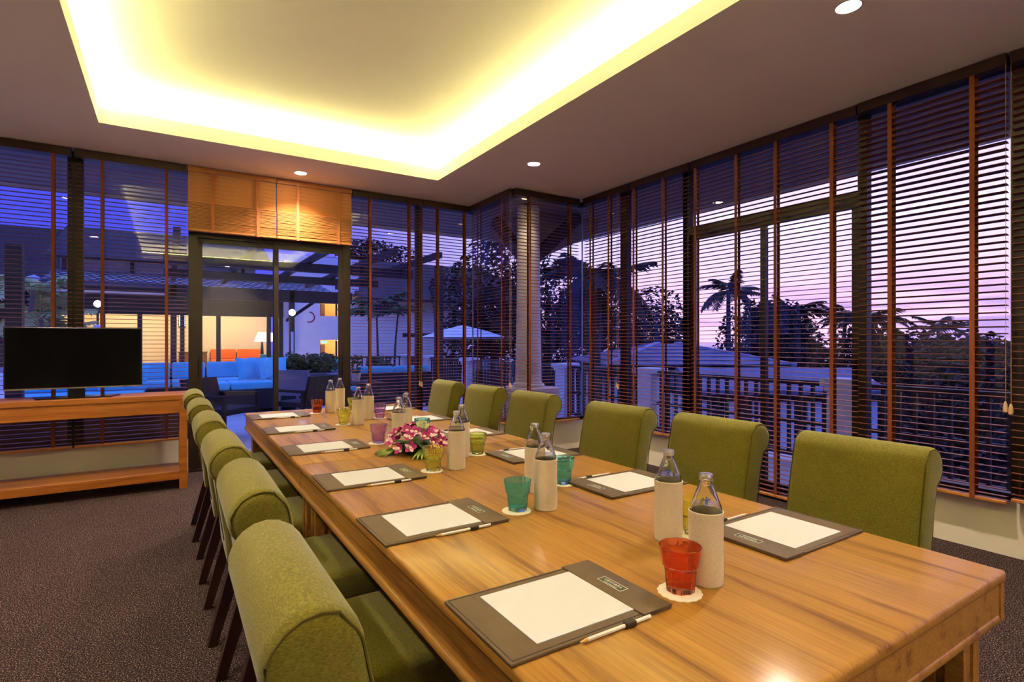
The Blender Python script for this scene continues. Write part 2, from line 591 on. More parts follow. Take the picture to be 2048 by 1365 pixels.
# knee walls under the windows
KZ = 0.33
wb = thing('wall_back', 'low cream knee wall under the windows of the back wall', 'wall', kind='structure')
part('knee_wall', G().box(XL, 0.155, YB, YB + .14, 0, KZ), 'plaster', wb)
part('knee_wall', G().box(1.73, NX + .14, YB, YB + .14, 0, KZ), 'plaster', wb)
wr = thing('wall_right', 'low cream knee wall under the windows of the right wall', 'wall', kind='structure')
part('knee_wall', G().box(XR, XR + .12, 3.63, NY, 0, KZ), 'plaster', wr)
part('knee_wall', G().box(XR, XR + .12, YN, 1.95, 0, KZ), 'plaster', wr)
wc = thing('wall_corner', 'low cream knee wall around the stepped room corner by the white column', 'wall', kind='structure')
part('knee_wall', G().box(NX, NX + .12, NY, YB, 0, KZ), 'plaster', wc)
part('knee_wall', G().box(NX + .12, XR + .12, NY, NY + .12, 0, KZ), 'plaster', wc)

# ------------------------------------------------------------------ windows (frame members + panes)
def window(name, label, p0, p1, z0=KZ, z1=CH, left=True, right=True, door=False, lw=.06, rw=.06):
    L = math.hypot(p1[0] - p0[0], p1[1] - p0[1])
    rz = math.atan2(p1[1] - p0[1], p1[0] - p0[0])
    w = thing(name, label, 'door' if door else 'window', (p0[0], p0[1], 0), rz, kind='structure')
    if left:
        part('mullion', G().box(0, lw, -.035, .035, z0, z1), 'frame_dark', w)
    if right:
        part('mullion', G().box(L - rw, L, -.035, .035, z0, z1), 'frame_dark', w)
    part('frame_head', G().box(0, L, -.03, .03, z1 - .05, z1), 'frame_dark', w)
    if not door:
        part('frame_sill', G().box(0, L, -.03, .03, z0, z0 + .04), 'frame_dark', w)
        part('pane', G().box(0.0 if not left else lw - .005, L if not right else L - rw + .005, -.004, .004, z0 + .03, z1 - .04), 'pane_glass', w)
        return w
    # sliding door: transom, threshold, two leaves
    part('transom', G().box(lw, L - rw, -.035, .035, 2.30, 2.37), 'frame_dark', w)
    part('pane', G().box(lw - .005, L - rw + .005, -.004, .004, 2.36, z1 - .04), 'pane_glass', w)
    part('threshold', G().box(0, L, -.05, .05, -.02, .02), 'frame_dark', w)
    mid = L * .505
    for k, (a, b, y) in enumerate(((lw, mid + .02, .014), (mid - .02, L - rw, -.014))):
        leaf = part('door_leaf', G().box(a, a + .045, y - .012, y + .012, .02, 2.30).box(b - .045, b, y - .012, y + .012, .02, 2.30)
                    .box(a + .045, b - .045, y - .012, y + .012, 2.25, 2.30).box(a + .045, b - .045, y - .012, y + .012, .02, .10), 'frame_dark', w)
        part('pane', G().box(a + .04, b - .04, y - .003, y + .003, .09, 2.26), 'pane_glass', leaf)
        hx = a + .022 if k == 0 else b - .022
        part('door_handle', G().box(hx - .012, hx + .012, y - .032, y - .012, .92, 1.14), 'black_rubber', leaf, bevel=.004)
    return w
YW, XW = YB + .07, XR + .05
window('window_1', 'large dark-framed window behind the television, left end of the back wall', (XL, YW), (-.70, YW))
window('window_2', 'dark-framed window between the television window and the sliding glass door', (-.70, YW), (.16, YW), left=True, right=False, lw=.05)
window('door_1', 'dark-framed sliding glass door in the back wall', (.16, YW), (1.73, YW), door=True, lw=.075, rw=.085, z0=0)
window('window_3', 'dark-framed window right of the sliding door in the back wall', (1.73, YW), (2.60, YW), left=False, rw=.075)
window('window_4', 'narrow frameless-corner window at the right end of the back wall', (2.60, YW), (NX + .06, YW), left=False, right=False)
window('window_5', 'glass side of the stepped corner left of the white column', (NX + .06, YW), (NX + .06, NY + .06), left=False, right=False)
window('window_6', 'glass front of the stepped corner before the white column', (NX + .06, NY + .06), (XW, NY + .06), left=False, right=False)
window('window_7', 'narrow window next to the stepped corner in the right wall', (XW, NY + .06), (XW, 4.37), left=False, rw=.10)
window('window_8', 'dark-framed window left of the glass door in the right wall', (XW, 4.37), (XW, 3.55), left=False, rw=.05)
window('door_2', 'dark-framed sliding glass door in the right wall behind blinds', (XW, 3.60), (XW, 1.95), door=True, lw=.07, rw=.06, z0=0)
window('window_9', 'dark-framed window right of the glass door in the right wall', (XW, 1.95), (XW, 1.10), left=False, rw=.06)
window('window_10', 'window at the near end of the right wall', (XW, 1.10), (XW, YN), left=False)
# slim glazing beads where panes meet without a post
for nm, x, y, lb in (('trim_1', NX + .05, YB + .06, 'thin bright glass joint at the inner corner of the back wall'), ('trim_2', XR + .04, NY + .05, 'thin bright glass joint at the right end of the stepped corner')):
    struct(nm, G().box(x, x + .012, y, y + .012, KZ, CH), 'silver_trim', lb, 'trim')

# ------------------------------------------------------------------ venetian blinds
def slat_geo(L, w, tilt):
    th, cr = .0028, .002
    ca, sa = math.cos(tilt), math.sin(tilt)
    sec = [(-w / 2, 0), (0, cr), (w / 2, 0), (w / 2, th), (0, cr + th), (-w / 2, th)]
    poly = [(p * ca + q * sa, -p * sa + q * ca) for p, q in sec]
    return G().prism(poly, 0, L, 'x')
def blind(label, p0, p1, z0, tapes, pitch=.0375, w=.036, tilt=0, tassel=None, ztop=CH - .005):
    L = math.hypot(p1[0] - p0[0], p1[1] - p0[1])
    rz = math.atan2(p1[1] - p0[1], p1[0] - p0[0])
    b = thing('venetian_blind', label, 'blind', (p0[0], p0[1], z0), rz, 'wooden venetian blinds')
    H = ztop - z0
    part('headrail', G().box(0, L, -.032, .032, H - .07, H), 'headrail', b, bevel=.003, seg=1)
    me = slat_geo(L - .006, w, R(tilt)).mesh('slat')
    n = int((H - .11) / pitch)
    for i in range(n):
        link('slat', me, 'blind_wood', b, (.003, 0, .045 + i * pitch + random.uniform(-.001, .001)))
    part('bottom_rail', G().box(0, L, -.026, .026, .004, .026), 'blind_wood_light', b, bevel=.004, seg=1)
    for x in tapes:
        part('ladder_tape', G().box(x - .013, x + .013, -w / 2 - .005, -w / 2 - .004, .003, H - .03).box(x - .013, x + .013, w / 2 + .004, w / 2 + .005, .003, H - .03), 'tape', b)
    if tassel is not None:
        x, zz = tassel
        zz -= z0
        for k in (-1, 1):
            part('lift_cord', G().box(x + k * .012 - .001, x + k * .012 + .001, -.034, -.032, zz, H - .05), 'cord', b)
            part('cord_tassel', G().lathe([(.003, 0), (.011, .006), (.013, .02), (.009, .05), (.004, .066)], 10), 'tassel_wood', b, (x + k * .012, -.036, zz - .062 - .006 * k), smooth=True)
    return b
BY, BX = YB - .08, XR - .07
SILL = KZ + .012
blind('brown wooden blind behind the left half of the television', (-2.2, BY), (-.715, BY), SILL, (.3, 1.36))
blind('brown wooden blind behind the right edge of the television, beside the sliding door', (-.70, BY), (.145, BY), SILL, (.198, .68))
blind('brown wooden blind right of the sliding door, with a cord tassel', (1.715, BY), (2.535, BY), SILL, (.20, .667), tassel=(.80, .80))
blind('narrow brown wooden blind at the right end of the back wall', (2.55, BY), (3.18, BY), SILL, (.196, .56))
blind('brown wooden blind on the side of the stepped corner, left of the column', (NX - .06, BY - .02), (NX - .06, NY - .04), SILL, (.22, .78), tassel=(.985, .82))
blind('brown wooden blind on the front of the stepped corner, across the white column', (NX - .045, NY - .06), (BX - .035, NY - .06), SILL, (.20, .77))
blind('narrow brown wooden blind beside the stepped corner on the right wall', (BX, 4.985), (BX, 4.235), SILL, (.13, .44), tassel=(.60, .82))
blind('brown wooden blind left of the garden door on the right wall', (BX, 4.22), (BX, 3.435), SILL, (.06, .46))
blind('floor-length brown wooden blind across the garden door', (BX, 3.42), (BX, 1.965), .015, (.05, .48, .84, 1.28))
blind('wide-slatted brown blind right of the garden door, with two wooden tassels', (BX - .01, 1.955), (BX - .01, 1.145), SILL - .02, (.205, .65), pitch=.0415, w=.05, tilt=6, tassel=(.82, .92))
blind('brown blind at the right edge of the picture', (BX, 1.13), (BX, .25), SILL, (.2, .68), pitch=.0415, w=.05, tilt=6)

def raised_blind(label, x0, x1, tapes):
    L = x1 - x0
    zb = 2.335
    b = thing('raised_blind', label, 'blind', (x0, BY, zb), 0, 'raised blinds over the sliding door')
    H = CH - .005 - zb
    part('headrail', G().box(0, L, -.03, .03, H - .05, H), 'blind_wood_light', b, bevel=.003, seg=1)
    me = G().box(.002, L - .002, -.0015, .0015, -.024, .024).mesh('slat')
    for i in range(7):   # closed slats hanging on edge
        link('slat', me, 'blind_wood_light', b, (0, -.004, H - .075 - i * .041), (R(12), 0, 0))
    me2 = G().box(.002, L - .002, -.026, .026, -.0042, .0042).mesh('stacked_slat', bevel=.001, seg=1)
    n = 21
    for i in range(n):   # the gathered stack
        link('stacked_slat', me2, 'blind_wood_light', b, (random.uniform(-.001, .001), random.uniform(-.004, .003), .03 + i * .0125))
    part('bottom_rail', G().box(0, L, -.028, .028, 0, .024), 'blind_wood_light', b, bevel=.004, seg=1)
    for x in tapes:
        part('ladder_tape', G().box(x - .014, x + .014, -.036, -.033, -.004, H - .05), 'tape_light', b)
        part('lift_cord', G().box(x - .022, x - .020, -.038, -.036, .02, H - .05), 'cord', b)
raised_blind('raised wooden blind over the left half of the sliding door', .150, .936, (.21, .61))
raised_blind('raised wooden blind over the right half of the sliding door', .940, 1.708, (.20, .62))

# ------------------------------------------------------------------ downlights
def downlight(x, y, label):
    t = thing('downlight', label, 'downlight', (x, y, CH), 0, 'recessed ceiling downlights')
    part('trim_ring', G().lathe([(.068, 0), (.068, -.004), (.056, -.006), (.056, 0)], 24, caps=False), 'downlight_trim', t, smooth=True)
    part('lens', G().lathe([(.001, -.002), (.057, -.002), (.057, -.0005), (.001, -.0005)], 24), 'downlight_lens', t)
    d = bpy.data.lights.new('downlight_beam', 'SPOT')
    d.energy = SPOT_W
    d.color = SPOT_COL
    d.spot_size = R(120)
    d.spot_blend = 0.9
    d.shadow_soft_size = 0.055
    o = bpy.data.objects.new('downlight_beam', d)
    COL.objects.link(o)
    o.parent = t
    o.location = (0, 0, -.012)
for x, y, lb in ((1.11, 5.72, 'bright ceiling downlight before the raised blinds over the sliding door'),
                 (2.92, 4.25, 'bright ceiling downlight before the stepped corner'),
                 (2.88, 1.41, 'bright ceiling downlight near the top right corner of the picture'),
                 (-1.02, 4.25, 'ceiling downlight just beyond the left edge of the picture'),
                 (-1.02, 1.41, 'ceiling downlight on the left side behind the viewer'),
                 (1.11, -1.35, 'ceiling downlight behind the viewer')):
    downlight(x, y, lb)
# ------------------------------------------------------------------ conference tables
TX0, TX1 = 0.470, 1.639
def table(label, y0, y1):
    L, W = y1 - y0, TX1 - TX0
    t = thing('conference_table', label, 'table', ((TX0 + TX1) / 2, (y0 + y1) / 2, 0), 0, 'conference tables')
    hx, hy = W / 2, L / 2
    part('tabletop', G().box(-hx, hx, -hy + .0008, hy - .0008, .722, .75), 'table_wood', t, bevel=.009, seg=3, smooth=True)
    i = .018
    e = .004
    for a in (-1, 1):
        part('apron', G().box(a * (hx - i) - .011, a * (hx - i) + .011, -hy + e, hy - e, .645, .7225), 'table_wood', t)
        part('apron', G().box(-hx + i + .0115, hx - i - .0115, a * (hy - i) - .011, a * (hy - i) + .011, .645, .7225), 'table_wood', t)
        part('edge_moulding', G().box(a * (hx - .012) - .016, a * (hx - .012) + .016, -hy + e, hy - e, .632, .654), 'table_wood', t, bevel=.008, seg=3, smooth=True)
        part('edge_moulding', G().box(-hx + .029, hx - .029, a * (hy - .018) - .014, a * (hy - .018) + .014, .632, .654), 'table_wood', t, bevel=.007, seg=3, smooth=True)
    s, q, d = .045, .010, .010
    sec = [(-s, -s), (-q, -s), (-q, -s + d), (q, -s + d), (q, -s), (s, -s), (s, -q), (s - d, -q), (s - d, q), (s, q), (s, s), (q, s), (q, s - d), (-q, s - d), (-q, s), (-s, s), (-s, q), (-s + d, q), (-s + d, -q), (-s, -q)]
    me = G().prism(sec, 0, .645, 'z').mesh('leg')
    for a in (-1, 1):
        for b in (-1, 1):
            link('leg', me, 'table_wood', t, (a * (hx - .085), b * (hy - .085), 0))
    return t
table('honey-coloured wooden conference table, the half nearest the viewer', .454, 2.4555)
table('honey-coloured wooden conference table, the far half towards the sliding door', 2.4565, 4.437)

# ------------------------------------------------------------------ chairs
def chair_proto():
    c = thing('dining_chair', 'x', 'chair')
    prof = [(-.195, .34), (-.195, .47), (-.213, .60), (-.240, .75), (-.262, .85)]
    for a in (12, 30, 50, 70, 90, 110, 130, 150, 170, 190, 210, 230, 250):
        prof.append((-.335 + .065 * math.cos(R(a)), .885 + .065 * math.sin(R(a))))
    prof += [(-.350, .795), (-.335, .74), (-.305, .58), (-.285, .44), (-.278, .34)]
    hw = .212
    g = G().prism(prof, -hw, hw, 'y')
    me = bpy.data.meshes.new('backrest')
    me.from_pydata(g.v, [], g.f)
    bm = bmesh.new()
    bm.from_mesh(me)
    bmesh.ops.recalc_face_normals(bm, faces=bm.faces)
    es = [e for e in bm.edges if abs(e.verts[0].co.y - e.verts[1].co.y) < 1e-6]
    bmesh.ops.bevel(bm, geom=es, offset=.024, segments=4, affect='EDGES', profile=0.5, clamp_overlap=True)
    bmesh.ops.triangulate(bm, faces=[f for f in bm.faces if len(f.verts) > 4])
    bm.to_mesh(me)
    bm.free()
    me.polygons.foreach_set('use_smooth', [True] * len(me.polygons))
    me.set_sharp_from_angle(angle=R(50))
    link('backrest', me, 'chair_fabric', c)
    for s in (-1, 1):
        part('piping', G().tube([(x, s * (hw - .006), z) for x, z in [(px - .006 * (1 if px > -.31 else -1), pz - (.006 if pz > .9 else 0)) for px, pz in prof[1:-1]]], .0022, 5), 'piping_fabric', c, smooth=True)
    seat = G().box(-.195, .255, -.215, .215, .355, .475)
    part('seat', seat, 'chair_fabric', c, bevel=.028, seg=4, smooth=True, angle=60)
    part('seat_skirt', G().box(-.19, .245, -.205, .205, .335, .358), 'chair_fabric', c)
    for s in (-1, 1):
        part('leg', G().bar((.215, s * .185, .338), (.218, s * .188, 0), .046, .046, .032, .032), 'chair_leg', c)
        part('leg', G().bar((-.240, s * .185, .342), (-.335, s * .190, 0), .044, .048, .030, .034), 'chair_leg', c)
    return c
cp = chair_proto()
ORD = ('nearest the viewer', 'second from the near end', 'third from the near end', 'fourth from the near end', 'fifth from the near end', 'at the far end')
YL = (.90, 1.52, 2.14, 2.79, 3.49, 4.20)
YR = (.935, 1.535, 2.11, 2.91, 3.53, 4.16)
for i in range(6):
    rr = random.uniform(-.015, .015)
    lb = 'olive green fabric scroll-back chair on the carpet side, ' + ORD[i]
    loc = (.488 + (0, .02, .012, 0, -.005, -.012)[i], YL[i], 0)
    if i == 0:
        cp.location = loc
        cp['label'] = lb
        cp['group'] = 'green chairs around the table'
    else:
        dup(cp, loc, rr, lb)
for i in range(6):
    lb = 'olive green fabric scroll-back chair on the window side, ' + ORD[i]
    dup(cp, (1.668 + (0, .02, .0, .01, 0, -.02)[i], YR[i], 0), PI + random.uniform(-.03, .03), lb)

# ------------------------------------------------------------------ writing pads, paper, pencils
def text_mesh(body, size):
    cu = bpy.data.curves.new('lettering', 'FONT')
    cu.body = body
    cu.size = size
    cu.align_x = 'CENTER'
    cu.align_y = 'CENTER'
    cu.extrude = .0002
    cu.space_character = 1.15
    o = bpy.data.objects.new('tmp_text', cu)
    COL.objects.link(o)
    bpy.context.view_layer.update()
    me = bpy.data.meshes.new_from_object(o.evaluated_get(bpy.context.evaluated_depsgraph_get()))
    bpy.data.objects.remove(o)
    me.name = 'lettering'
    return me
LET = text_mesh('CENTARA', .0105)
LET.materials.clear()
PW, PD = .375, .256       # along x (away from the seat) and y
def pad_proto():
    p = thing('desk_pad', 'x', 'desk pad')
    part('board', G().box(-PW / 2, PW / 2, -PD / 2, PD / 2, 0, .0065), 'leather', p, bevel=.0022, seg=2, smooth=True)
    part('stitched_border', G().box(-PW / 2 + .006, PW / 2 - .006, -PD / 2 + .006, -PD / 2 + .008, .0064, .0070)
         .box(-PW / 2 + .006, PW / 2 - .006, PD / 2 - .008, PD / 2 - .006, .0064, .0070)
         .box(-PW / 2 + .006, -PW / 2 + .008, -PD / 2 + .008, PD / 2 - .008, .0064, .0070), 'leather_edge', p)
    fx = PW / 2 - .078
    part('top_flap', G().box(fx, PW / 2 + .0012, -PD / 2 - .0012, PD / 2 + .0012, .0055, .0098), 'leather', p, bevel=.0016, seg=2, smooth=True)
    lg = part('logo_plate', G().box(-.036, .036, -.0115, .0115, 0, .0004), 'logo_plate', p, (PW / 2 - .040, 0, .0097), (0, 0, -PI / 2))
    fr = G()
    for a in (-1, 1):
        fr.box(-.036, .036, a * .011 - .0006, a * .011 + .0006, .0004, .0008)
        fr.box(a * .0355 - .0006, a * .0355 + .0006, -.0115, .0115, .0004, .0008)
    part('logo_border', fr, 'logo_silver', lg)
    link('lettering', LET, 'logo_silver', lg, (0, .0022, .0006))
    g2 = G()
    x = -.019
    while x < .019:
        w_ = random.uniform(.001, .0022)
        g2.box(x, x + w_, -.0078, -.0058, .0004, .0007)
        x += w_ + .0009
    part('small_print', g2, 'logo_silver', lg)
    part('pencil_loop', G().prism([(-.0065, -.0012), (.0058, -.0012), (.0058, .0095), (-.0065, .0095)], .055, .081, 'x'), 'leather_edge', p, (0, -PD / 2 - .0058, .0014), bevel=.0015, seg=1)
    return p
pp = pad_proto()
def paper_proto():
    o = part('notepad', G().box(-.118, .118, -.102, .102, 0, .0016), 'paper')
    o['category'] = 'paper'
    return o
pa = paper_proto()
def pencil_proto():
    t = thing('pencil', 'x', 'pencil')
    part('shaft', G().lathe([(.0037, .022), (.0037, .176)], 6), 'pencil_paint', t)
    part('sharpened_tip', G().lathe([(.0010, .005), (.0037, .022)], 8, caps=True), 'pencil_wood', t)
    part('lead', G().lathe([(.0002, 0), (.0010, .005)], 8), 'graphite', t)
    return t
pe = pencil_proto()
PYL = (.872, 1.482, 2.082, 2.778, 3.444, 4.117)
PYR = (.883, 1.485, 2.096, 2.767, 3.437, 4.10)
first = True
for side in (0, 1):
    for i in range(6):
        sd = 'on the carpet side' if side == 0 else 'on the window side'
        x = .655 if side == 0 else 1.438
        y = (PYL if side == 0 else PYR)[i]
        rz = (0 if side == 0 else PI) + random.uniform(-.012, .012)
        l1 = 'brown desk pad with logo %s, place %s' % (sd, ORD[i])
        l2 = 'white notepad sheets %s, place %s' % (sd, ORD[i])
        l3 = 'white pencil %s, place %s' % (sd, ORD[i])
        loc = Vector((x, y, .7502))
        rot = Matrix.Rotation(rz, 3, 'Z')
        pl = loc + rot @ Vector((-.0005, .0, .0066))
        # the pencil lies through the loop, tip towards the seat
        ql = loc + rot @ Vector((-.055, -PD / 2 - .0058, .0052))
        if first:
            a, b, c = pp, pa, pe
            first = False
        else:
            a = dup(pp, loc, rz, l1)
            b = dup(pa, pl, rz, l2)
            c = dup(pe, ql, 0, l3)
        a.location, b.location, c.location = loc, pl, ql
        a.rotation_euler = (0, 0, rz)
        b.rotation_euler = (0, 0, rz)
        c.rotation_euler = (0, PI / 2, rz)
        a['label'], b['label'], c['label'] = l1, l2, l3
        a['group'], b['group'], c['group'] = 'desk pads on the table', 'notepads on the desk pads', 'pencils beside the pads'

# ------------------------------------------------------------------ water bottles
def bottle_proto():
    t = thing('water_bottle', 'x', 'bottle')
    outer = [(.024, .002), (.031, .004), (.0335, .010), (.034, .05), (.034, .160), (.0330, .168), (.0225, .196), (.0150, .214), (.0132, .220), (.0132, .230)]
    inner = [(.0114, .230), (.0114, .219), (.0130, .213), (.0205, .195), (.0308, .167), (.0315, .160), (.0315, .05), (.031, .012), (.022, .007)]
    part('glass_body', G().lathe(outer + inner, 28, caps=True), 'bottle_glass', t, smooth=True)
    part('water', G().lathe([(.021, .0075), (.0305, .0125), (.0310, .05), (.0310, .160), (.0303, .1675), (.0280, .1735)], 24), 'water', t, smooth=True)
    part('sleeve', G().lathe([(.034, .0006), (.0362, .003), (.0368, .02), (.0364, .08), (.0366, .150), (.0372, .153), (.0372, .1575), (.0352, .1585), (.0348, .150), (.0348, .012)], 28, caps=False), 'linen', t, smooth=True)
    part('sleeve_base', G().lathe([(.0345, .0), (.0355, .0015)], 28), 'linen', t)
    cap = part('crown_cap', G().lathe([(.0138, .2245), (.0146, .227), (.0146, .236), (.0135, .2385), (.008, .2395)], 24), 'aluminium', t, smooth=True)
    part('ring_pull', G().tube([(.0152 + .0015 * math.sin(2 * PI * k / 14), .0075 * math.cos(2 * PI * k / 14), .2215 + .0075 * math.sin(2 * PI * k / 14)) for k in range(14)], .0011, 5, closed=True), 'aluminium', cap, smooth=True)
    # blue crest wrapped on the cone: a shield between two wings
    def on(u, v):
        z = .187 + v
        r = .0342 - (z - .168) / (.196 - .168) * (.0330 - .0225) + .0004 - .0008
        a = u / r
        return (r * math.cos(a) + .0004, r * math.sin(a), z)
    g = G()
    for poly in ([(-.003, -.005), (.003, -.005), (.0035, .002), (-.0035, .002)], [(-.0008, .0025), (.0008, .0025), (.0016, .0065), (-.0016, .0065)],
                 [(.0045, -.002), (.0085, .0015), (.008, .005), (.0042, .001)], [(-.0045, -.002), (-.0042, .001), (-.008, .005), (-.0085, .0015)],
                 [(-.0025, -.0085), (.0025, -.0085), (.003, -.006), (-.003, -.006)]):
        g.add([on(u, v) for u, v in poly], [(0, 1, 2, 3)])
    part('crest', g, 'emblem_blue', t)
    return t
bp_ = bottle_proto()
BOT = ((.999, .786, -140), (1.131, 1.010, -138), (1.008, 1.401, 40), (1.094, 1.585, 160), (1.011, 2.038, 70), (1.135, 2.235, 150), (1.010, 2.710, 30), (1.125, 2.905, 190),
       (1.015, 3.445, 60), (1.146, 3.650, 120), (1.019, 4.161, 20), (1.135, 4.337, 140))
BL = ('behind the near red glass', 'behind the front pair, by the near window-side pad', 'right of the near teal glass', 'just behind the teal pair\'s front bottle', 'right of the yellow glass by the flowers', 'left of the green glass',
      'behind the left side of the flowers', 'behind the flowers, farther of the two', 'right of the far yellow glass', 'left of the far purple glass', 'right of the far red glass', 'at the far end of the table')
for i, (x, y, a) in enumerate(BOT):
    lb = 'water bottle in a cream linen sleeve, ' + BL[i]
    if i == 0:
        bp_.location = (x, y, .7502)
        bp_.rotation_euler = (0, 0, R(a))
        bp_['label'] = lb
        bp_['group'] = 'water bottles on the table'
    else:
        dup(bp_, (x, y, .7502), R(a), lb)

# ------------------------------------------------------------------ tumblers on paper coasters
def tumbler_mesh(n=10):
    # lower half a ten-sided faceted body that steps out to a round flared rim
    vs, fs = [], []
    m = n * 4
    def ring(r, z, facet):
        out = []
        for i in range(m):
            a = 2 * PI * i / m
            k = (i % 4) / 4 * 2 * PI / n - PI / n
            flat = math.cos(PI / n) / math.cos(k) if True else 1
            rr = r * (facet * flat + (1 - facet))
            out.append((rr * math.cos(a), rr * math.sin(a), z))
        return out
    prof = [(.0285, 0, 1), (.0300, .002, 1), (.0338, .046, 1), (.0352, .051, .8), (.0385, .056, .15), (.0440, .0925, .35), (.0445, .0945, .3), (.0432, .0955, .2), (.0422, .0945, .2), (.0362, .056, .1), (.0318, .048, .5), (.0288, .014, .6), (.0262, .0115, .5)]
    for r, z, f in prof:
        vs += ring(r, z, f)
    for k in range(len(prof) - 1):
        for i in range(m):
            j = (i + 1) % m
            fs.append((k * m + i, k * m + j, (k + 1) * m + j, (k + 1) * m + i))
    fs.append(tuple(range(m))[::-1])
    fs.append(tuple((len(prof) - 1) * m + i for i in range(m)))
    return G().add(vs, fs)
def coaster_mesh():
    n = 64
    ring = [(.0455 + .0012 * math.cos(i * PI / 2)) for i in range(n)]
    poly = [(ring[i] * math.cos(2 * PI * i / n), ring[i] * math.sin(2 * PI * i / n)) for i in range(n)]
    return G().prism(poly, 0, .0016, 'z').mesh('coaster')
CM = coaster_mesh()
TM = {}
def tumbler(colour, x, y, where):
    o = part('coaster', G(), None) if False else link('coaster', CM, 'coaster_paper', None, (x - .006, y - .004, .7502), (0, 0, random.uniform(0, 3)))
    tag(o, 'white scalloped paper coaster under the %s glass %s' % (colour, where.split(',')[0]), 'coaster', 'paper coasters')
    if colour not in TM:
        me = tumbler_mesh().mesh('glass_tumbler', smooth=True, angle=14)
        TM[colour] = me
    t = link('glass_tumbler', TM[colour], 'glass_' + colour, None, (x, y, .7519), (0, 0, random.uniform(0, 1)))
    tag(t, '%s faceted glass tumbler %s' % (colour, where), 'glass', 'coloured tumblers on the table')
tumbler('red', .917, .787, 'before the nearest bottles')
tumbler('yellow', 1.222, 1.000, 'half hidden behind the nearest bottles')
tumbler('teal', .922, 1.432, 'left of a bottle, in the open')
tumbler('teal', 1.240, 1.613, 'right of a bottle, by the second window-side pad')
tumbler('yellow', .914, 2.058, 'in front of the flowers')
tumbler('green', 1.224, 2.247, 'behind the bottles beside the flowers')
tumbler('purple', .921, 2.764, 'just left of the flowers')
tumbler('teal', 1.195, 2.840, 'hidden behind the flowers')
tumbler('yellow', .939, 3.493, 'left of a far bottle')
tumbler('purple', 1.228, 3.656, 'right of the far bottles')
tumbler('red', .921, 4.157, 'at the far left of the table')
tumbler('yellow', 1.185, 4.150, 'behind the far bottles')

# ------------------------------------------------------------------ orchid centrepiece
fa = thing('flower_arrangement', 'purple orchid and white lotus centrepiece with green leaves on the table', 'flowers', (1.000, 2.445, .7505))
part('foliage_mound', G().lathe([(.07, 0), (.078, .012), (.066, .04), (.04, .062), (.012, .072)], 14), 'leaf_green', fa, smooth=True)
def petal_mesh(L, w, curl):
    vs, fs = [], []
    n = 5
    for i in range(n + 1):
        t = i / n
        ww = w * math.sin(PI * (0.12 + 0.80 * t)) ** .8
        z = curl * t * t
        vs += [(L * t, -ww, z + .002), (L * t, 0, z - .0015), (L * t, ww, z + .002)]
    for i in range(n):
        for j in range(2):
            a = i * 3 + j
            fs.append((a, a + 1, a + 4, a + 3))
    return G().add(vs, fs)
PM = [petal_mesh(.031, .0120, .005).mesh('petal', smooth=True, angle=80), petal_mesh(.030, .0085, .006).mesh('petal', smooth=True, angle=80)]
PM[0].materials.append(MATS['petal_purple'])
PM[1].materials.append(MATS['petal_pale'])
LIP = G().lathe([(.001, -.002), (.006, .002), (.0075, .008), (.004, .012)], 8).mesh('orchid_blossom', smooth=True)
random.seed(21)
pts = []
for k in range(34):
    for tries in range(60):
        a = random.uniform(0, 2 * PI)
        e = random.uniform(R(2), R(80))
        d = Vector((math.cos(e) * math.cos(a), math.cos(e) * math.sin(a), math.sin(e)))
        if (d - Vector((.05, -.25, .95)).normalized()).length < .38:
            continue
        if all((d - q).length > .26 for q in pts):
            pts.append(d)
            break
for k, d in enumerate(pts):
    p = Vector((d.x * .128, d.y * .128, .024 + d.z * .098))
    q = (d + Vector((0, -.25, .25))).to_track_quat('Z', 'Y')
    bl = link('orchid_blossom', LIP, 'orchid_lip', fa, p)
    bl.rotation_mode = 'QUATERNION'
    bl.rotation_quaternion = q
    ph = random.uniform(0, 1)
    for j in range(5):
        link('petal', PM[0 if j in (0, 1) or (j == 3 and k % 2) or k % 4 == 0 else 1], None, bl, (0, 0, .001), (0, R(random.uniform(-28, -8)), ph + j * 2 * PI / 5))
# lotus: layered cupped petals
lo = part('lotus_bloom', G().lathe([(.004, -.01), (.016, .0), (.020, .012), (.014, .024), (.004, .028)], 12), 'lotus_white', fa, (.010, -.040, .112), (R(28), 0, 0), smooth=True)
LPM = petal_mesh(.044, .018, .026).mesh('petal', smooth=True, angle=80)
for ring, (n, tilt) in enumerate(((6, -62), (7, -42), (7, -22))):
    for j in range(n):
        link('petal', LPM, 'lotus_white', lo, (0, 0, -.004 - .003 * ring), (0, R(tilt), ring * .4 + j * 2 * PI / n))
LFM = petal_mesh(.075, .022, -.012).mesh('leaf', smooth=True, angle=80)
LFM.materials.append(MATS['leaf_green'])
for j in range(34):
    a = j * 2 * PI / 34 * 3 + random.uniform(-.1, .1)
    link('leaf', LFM, None, fa, (.045 * math.cos(a), .045 * math.sin(a), .014 + random.uniform(0, .05)), (random.uniform(-.3, .3), R(random.uniform(-25, 15)), a))
# fan palm fingers spread toward the viewer and to the left
FNM = petal_mesh(.115, .0062, -.008).mesh('palm_finger', smooth=True, angle=80)
FNM.materials.append(MATS['leaf_light'])
for c0 in (-95, 175):
    for j in range(8):
        a = R(c0 - 40 + j * 11)
        link('palm_finger', FNM, None, fa, (.085 * math.cos(R(c0)), .085 * math.sin(R(c0)), .030), (0, R(10), a))

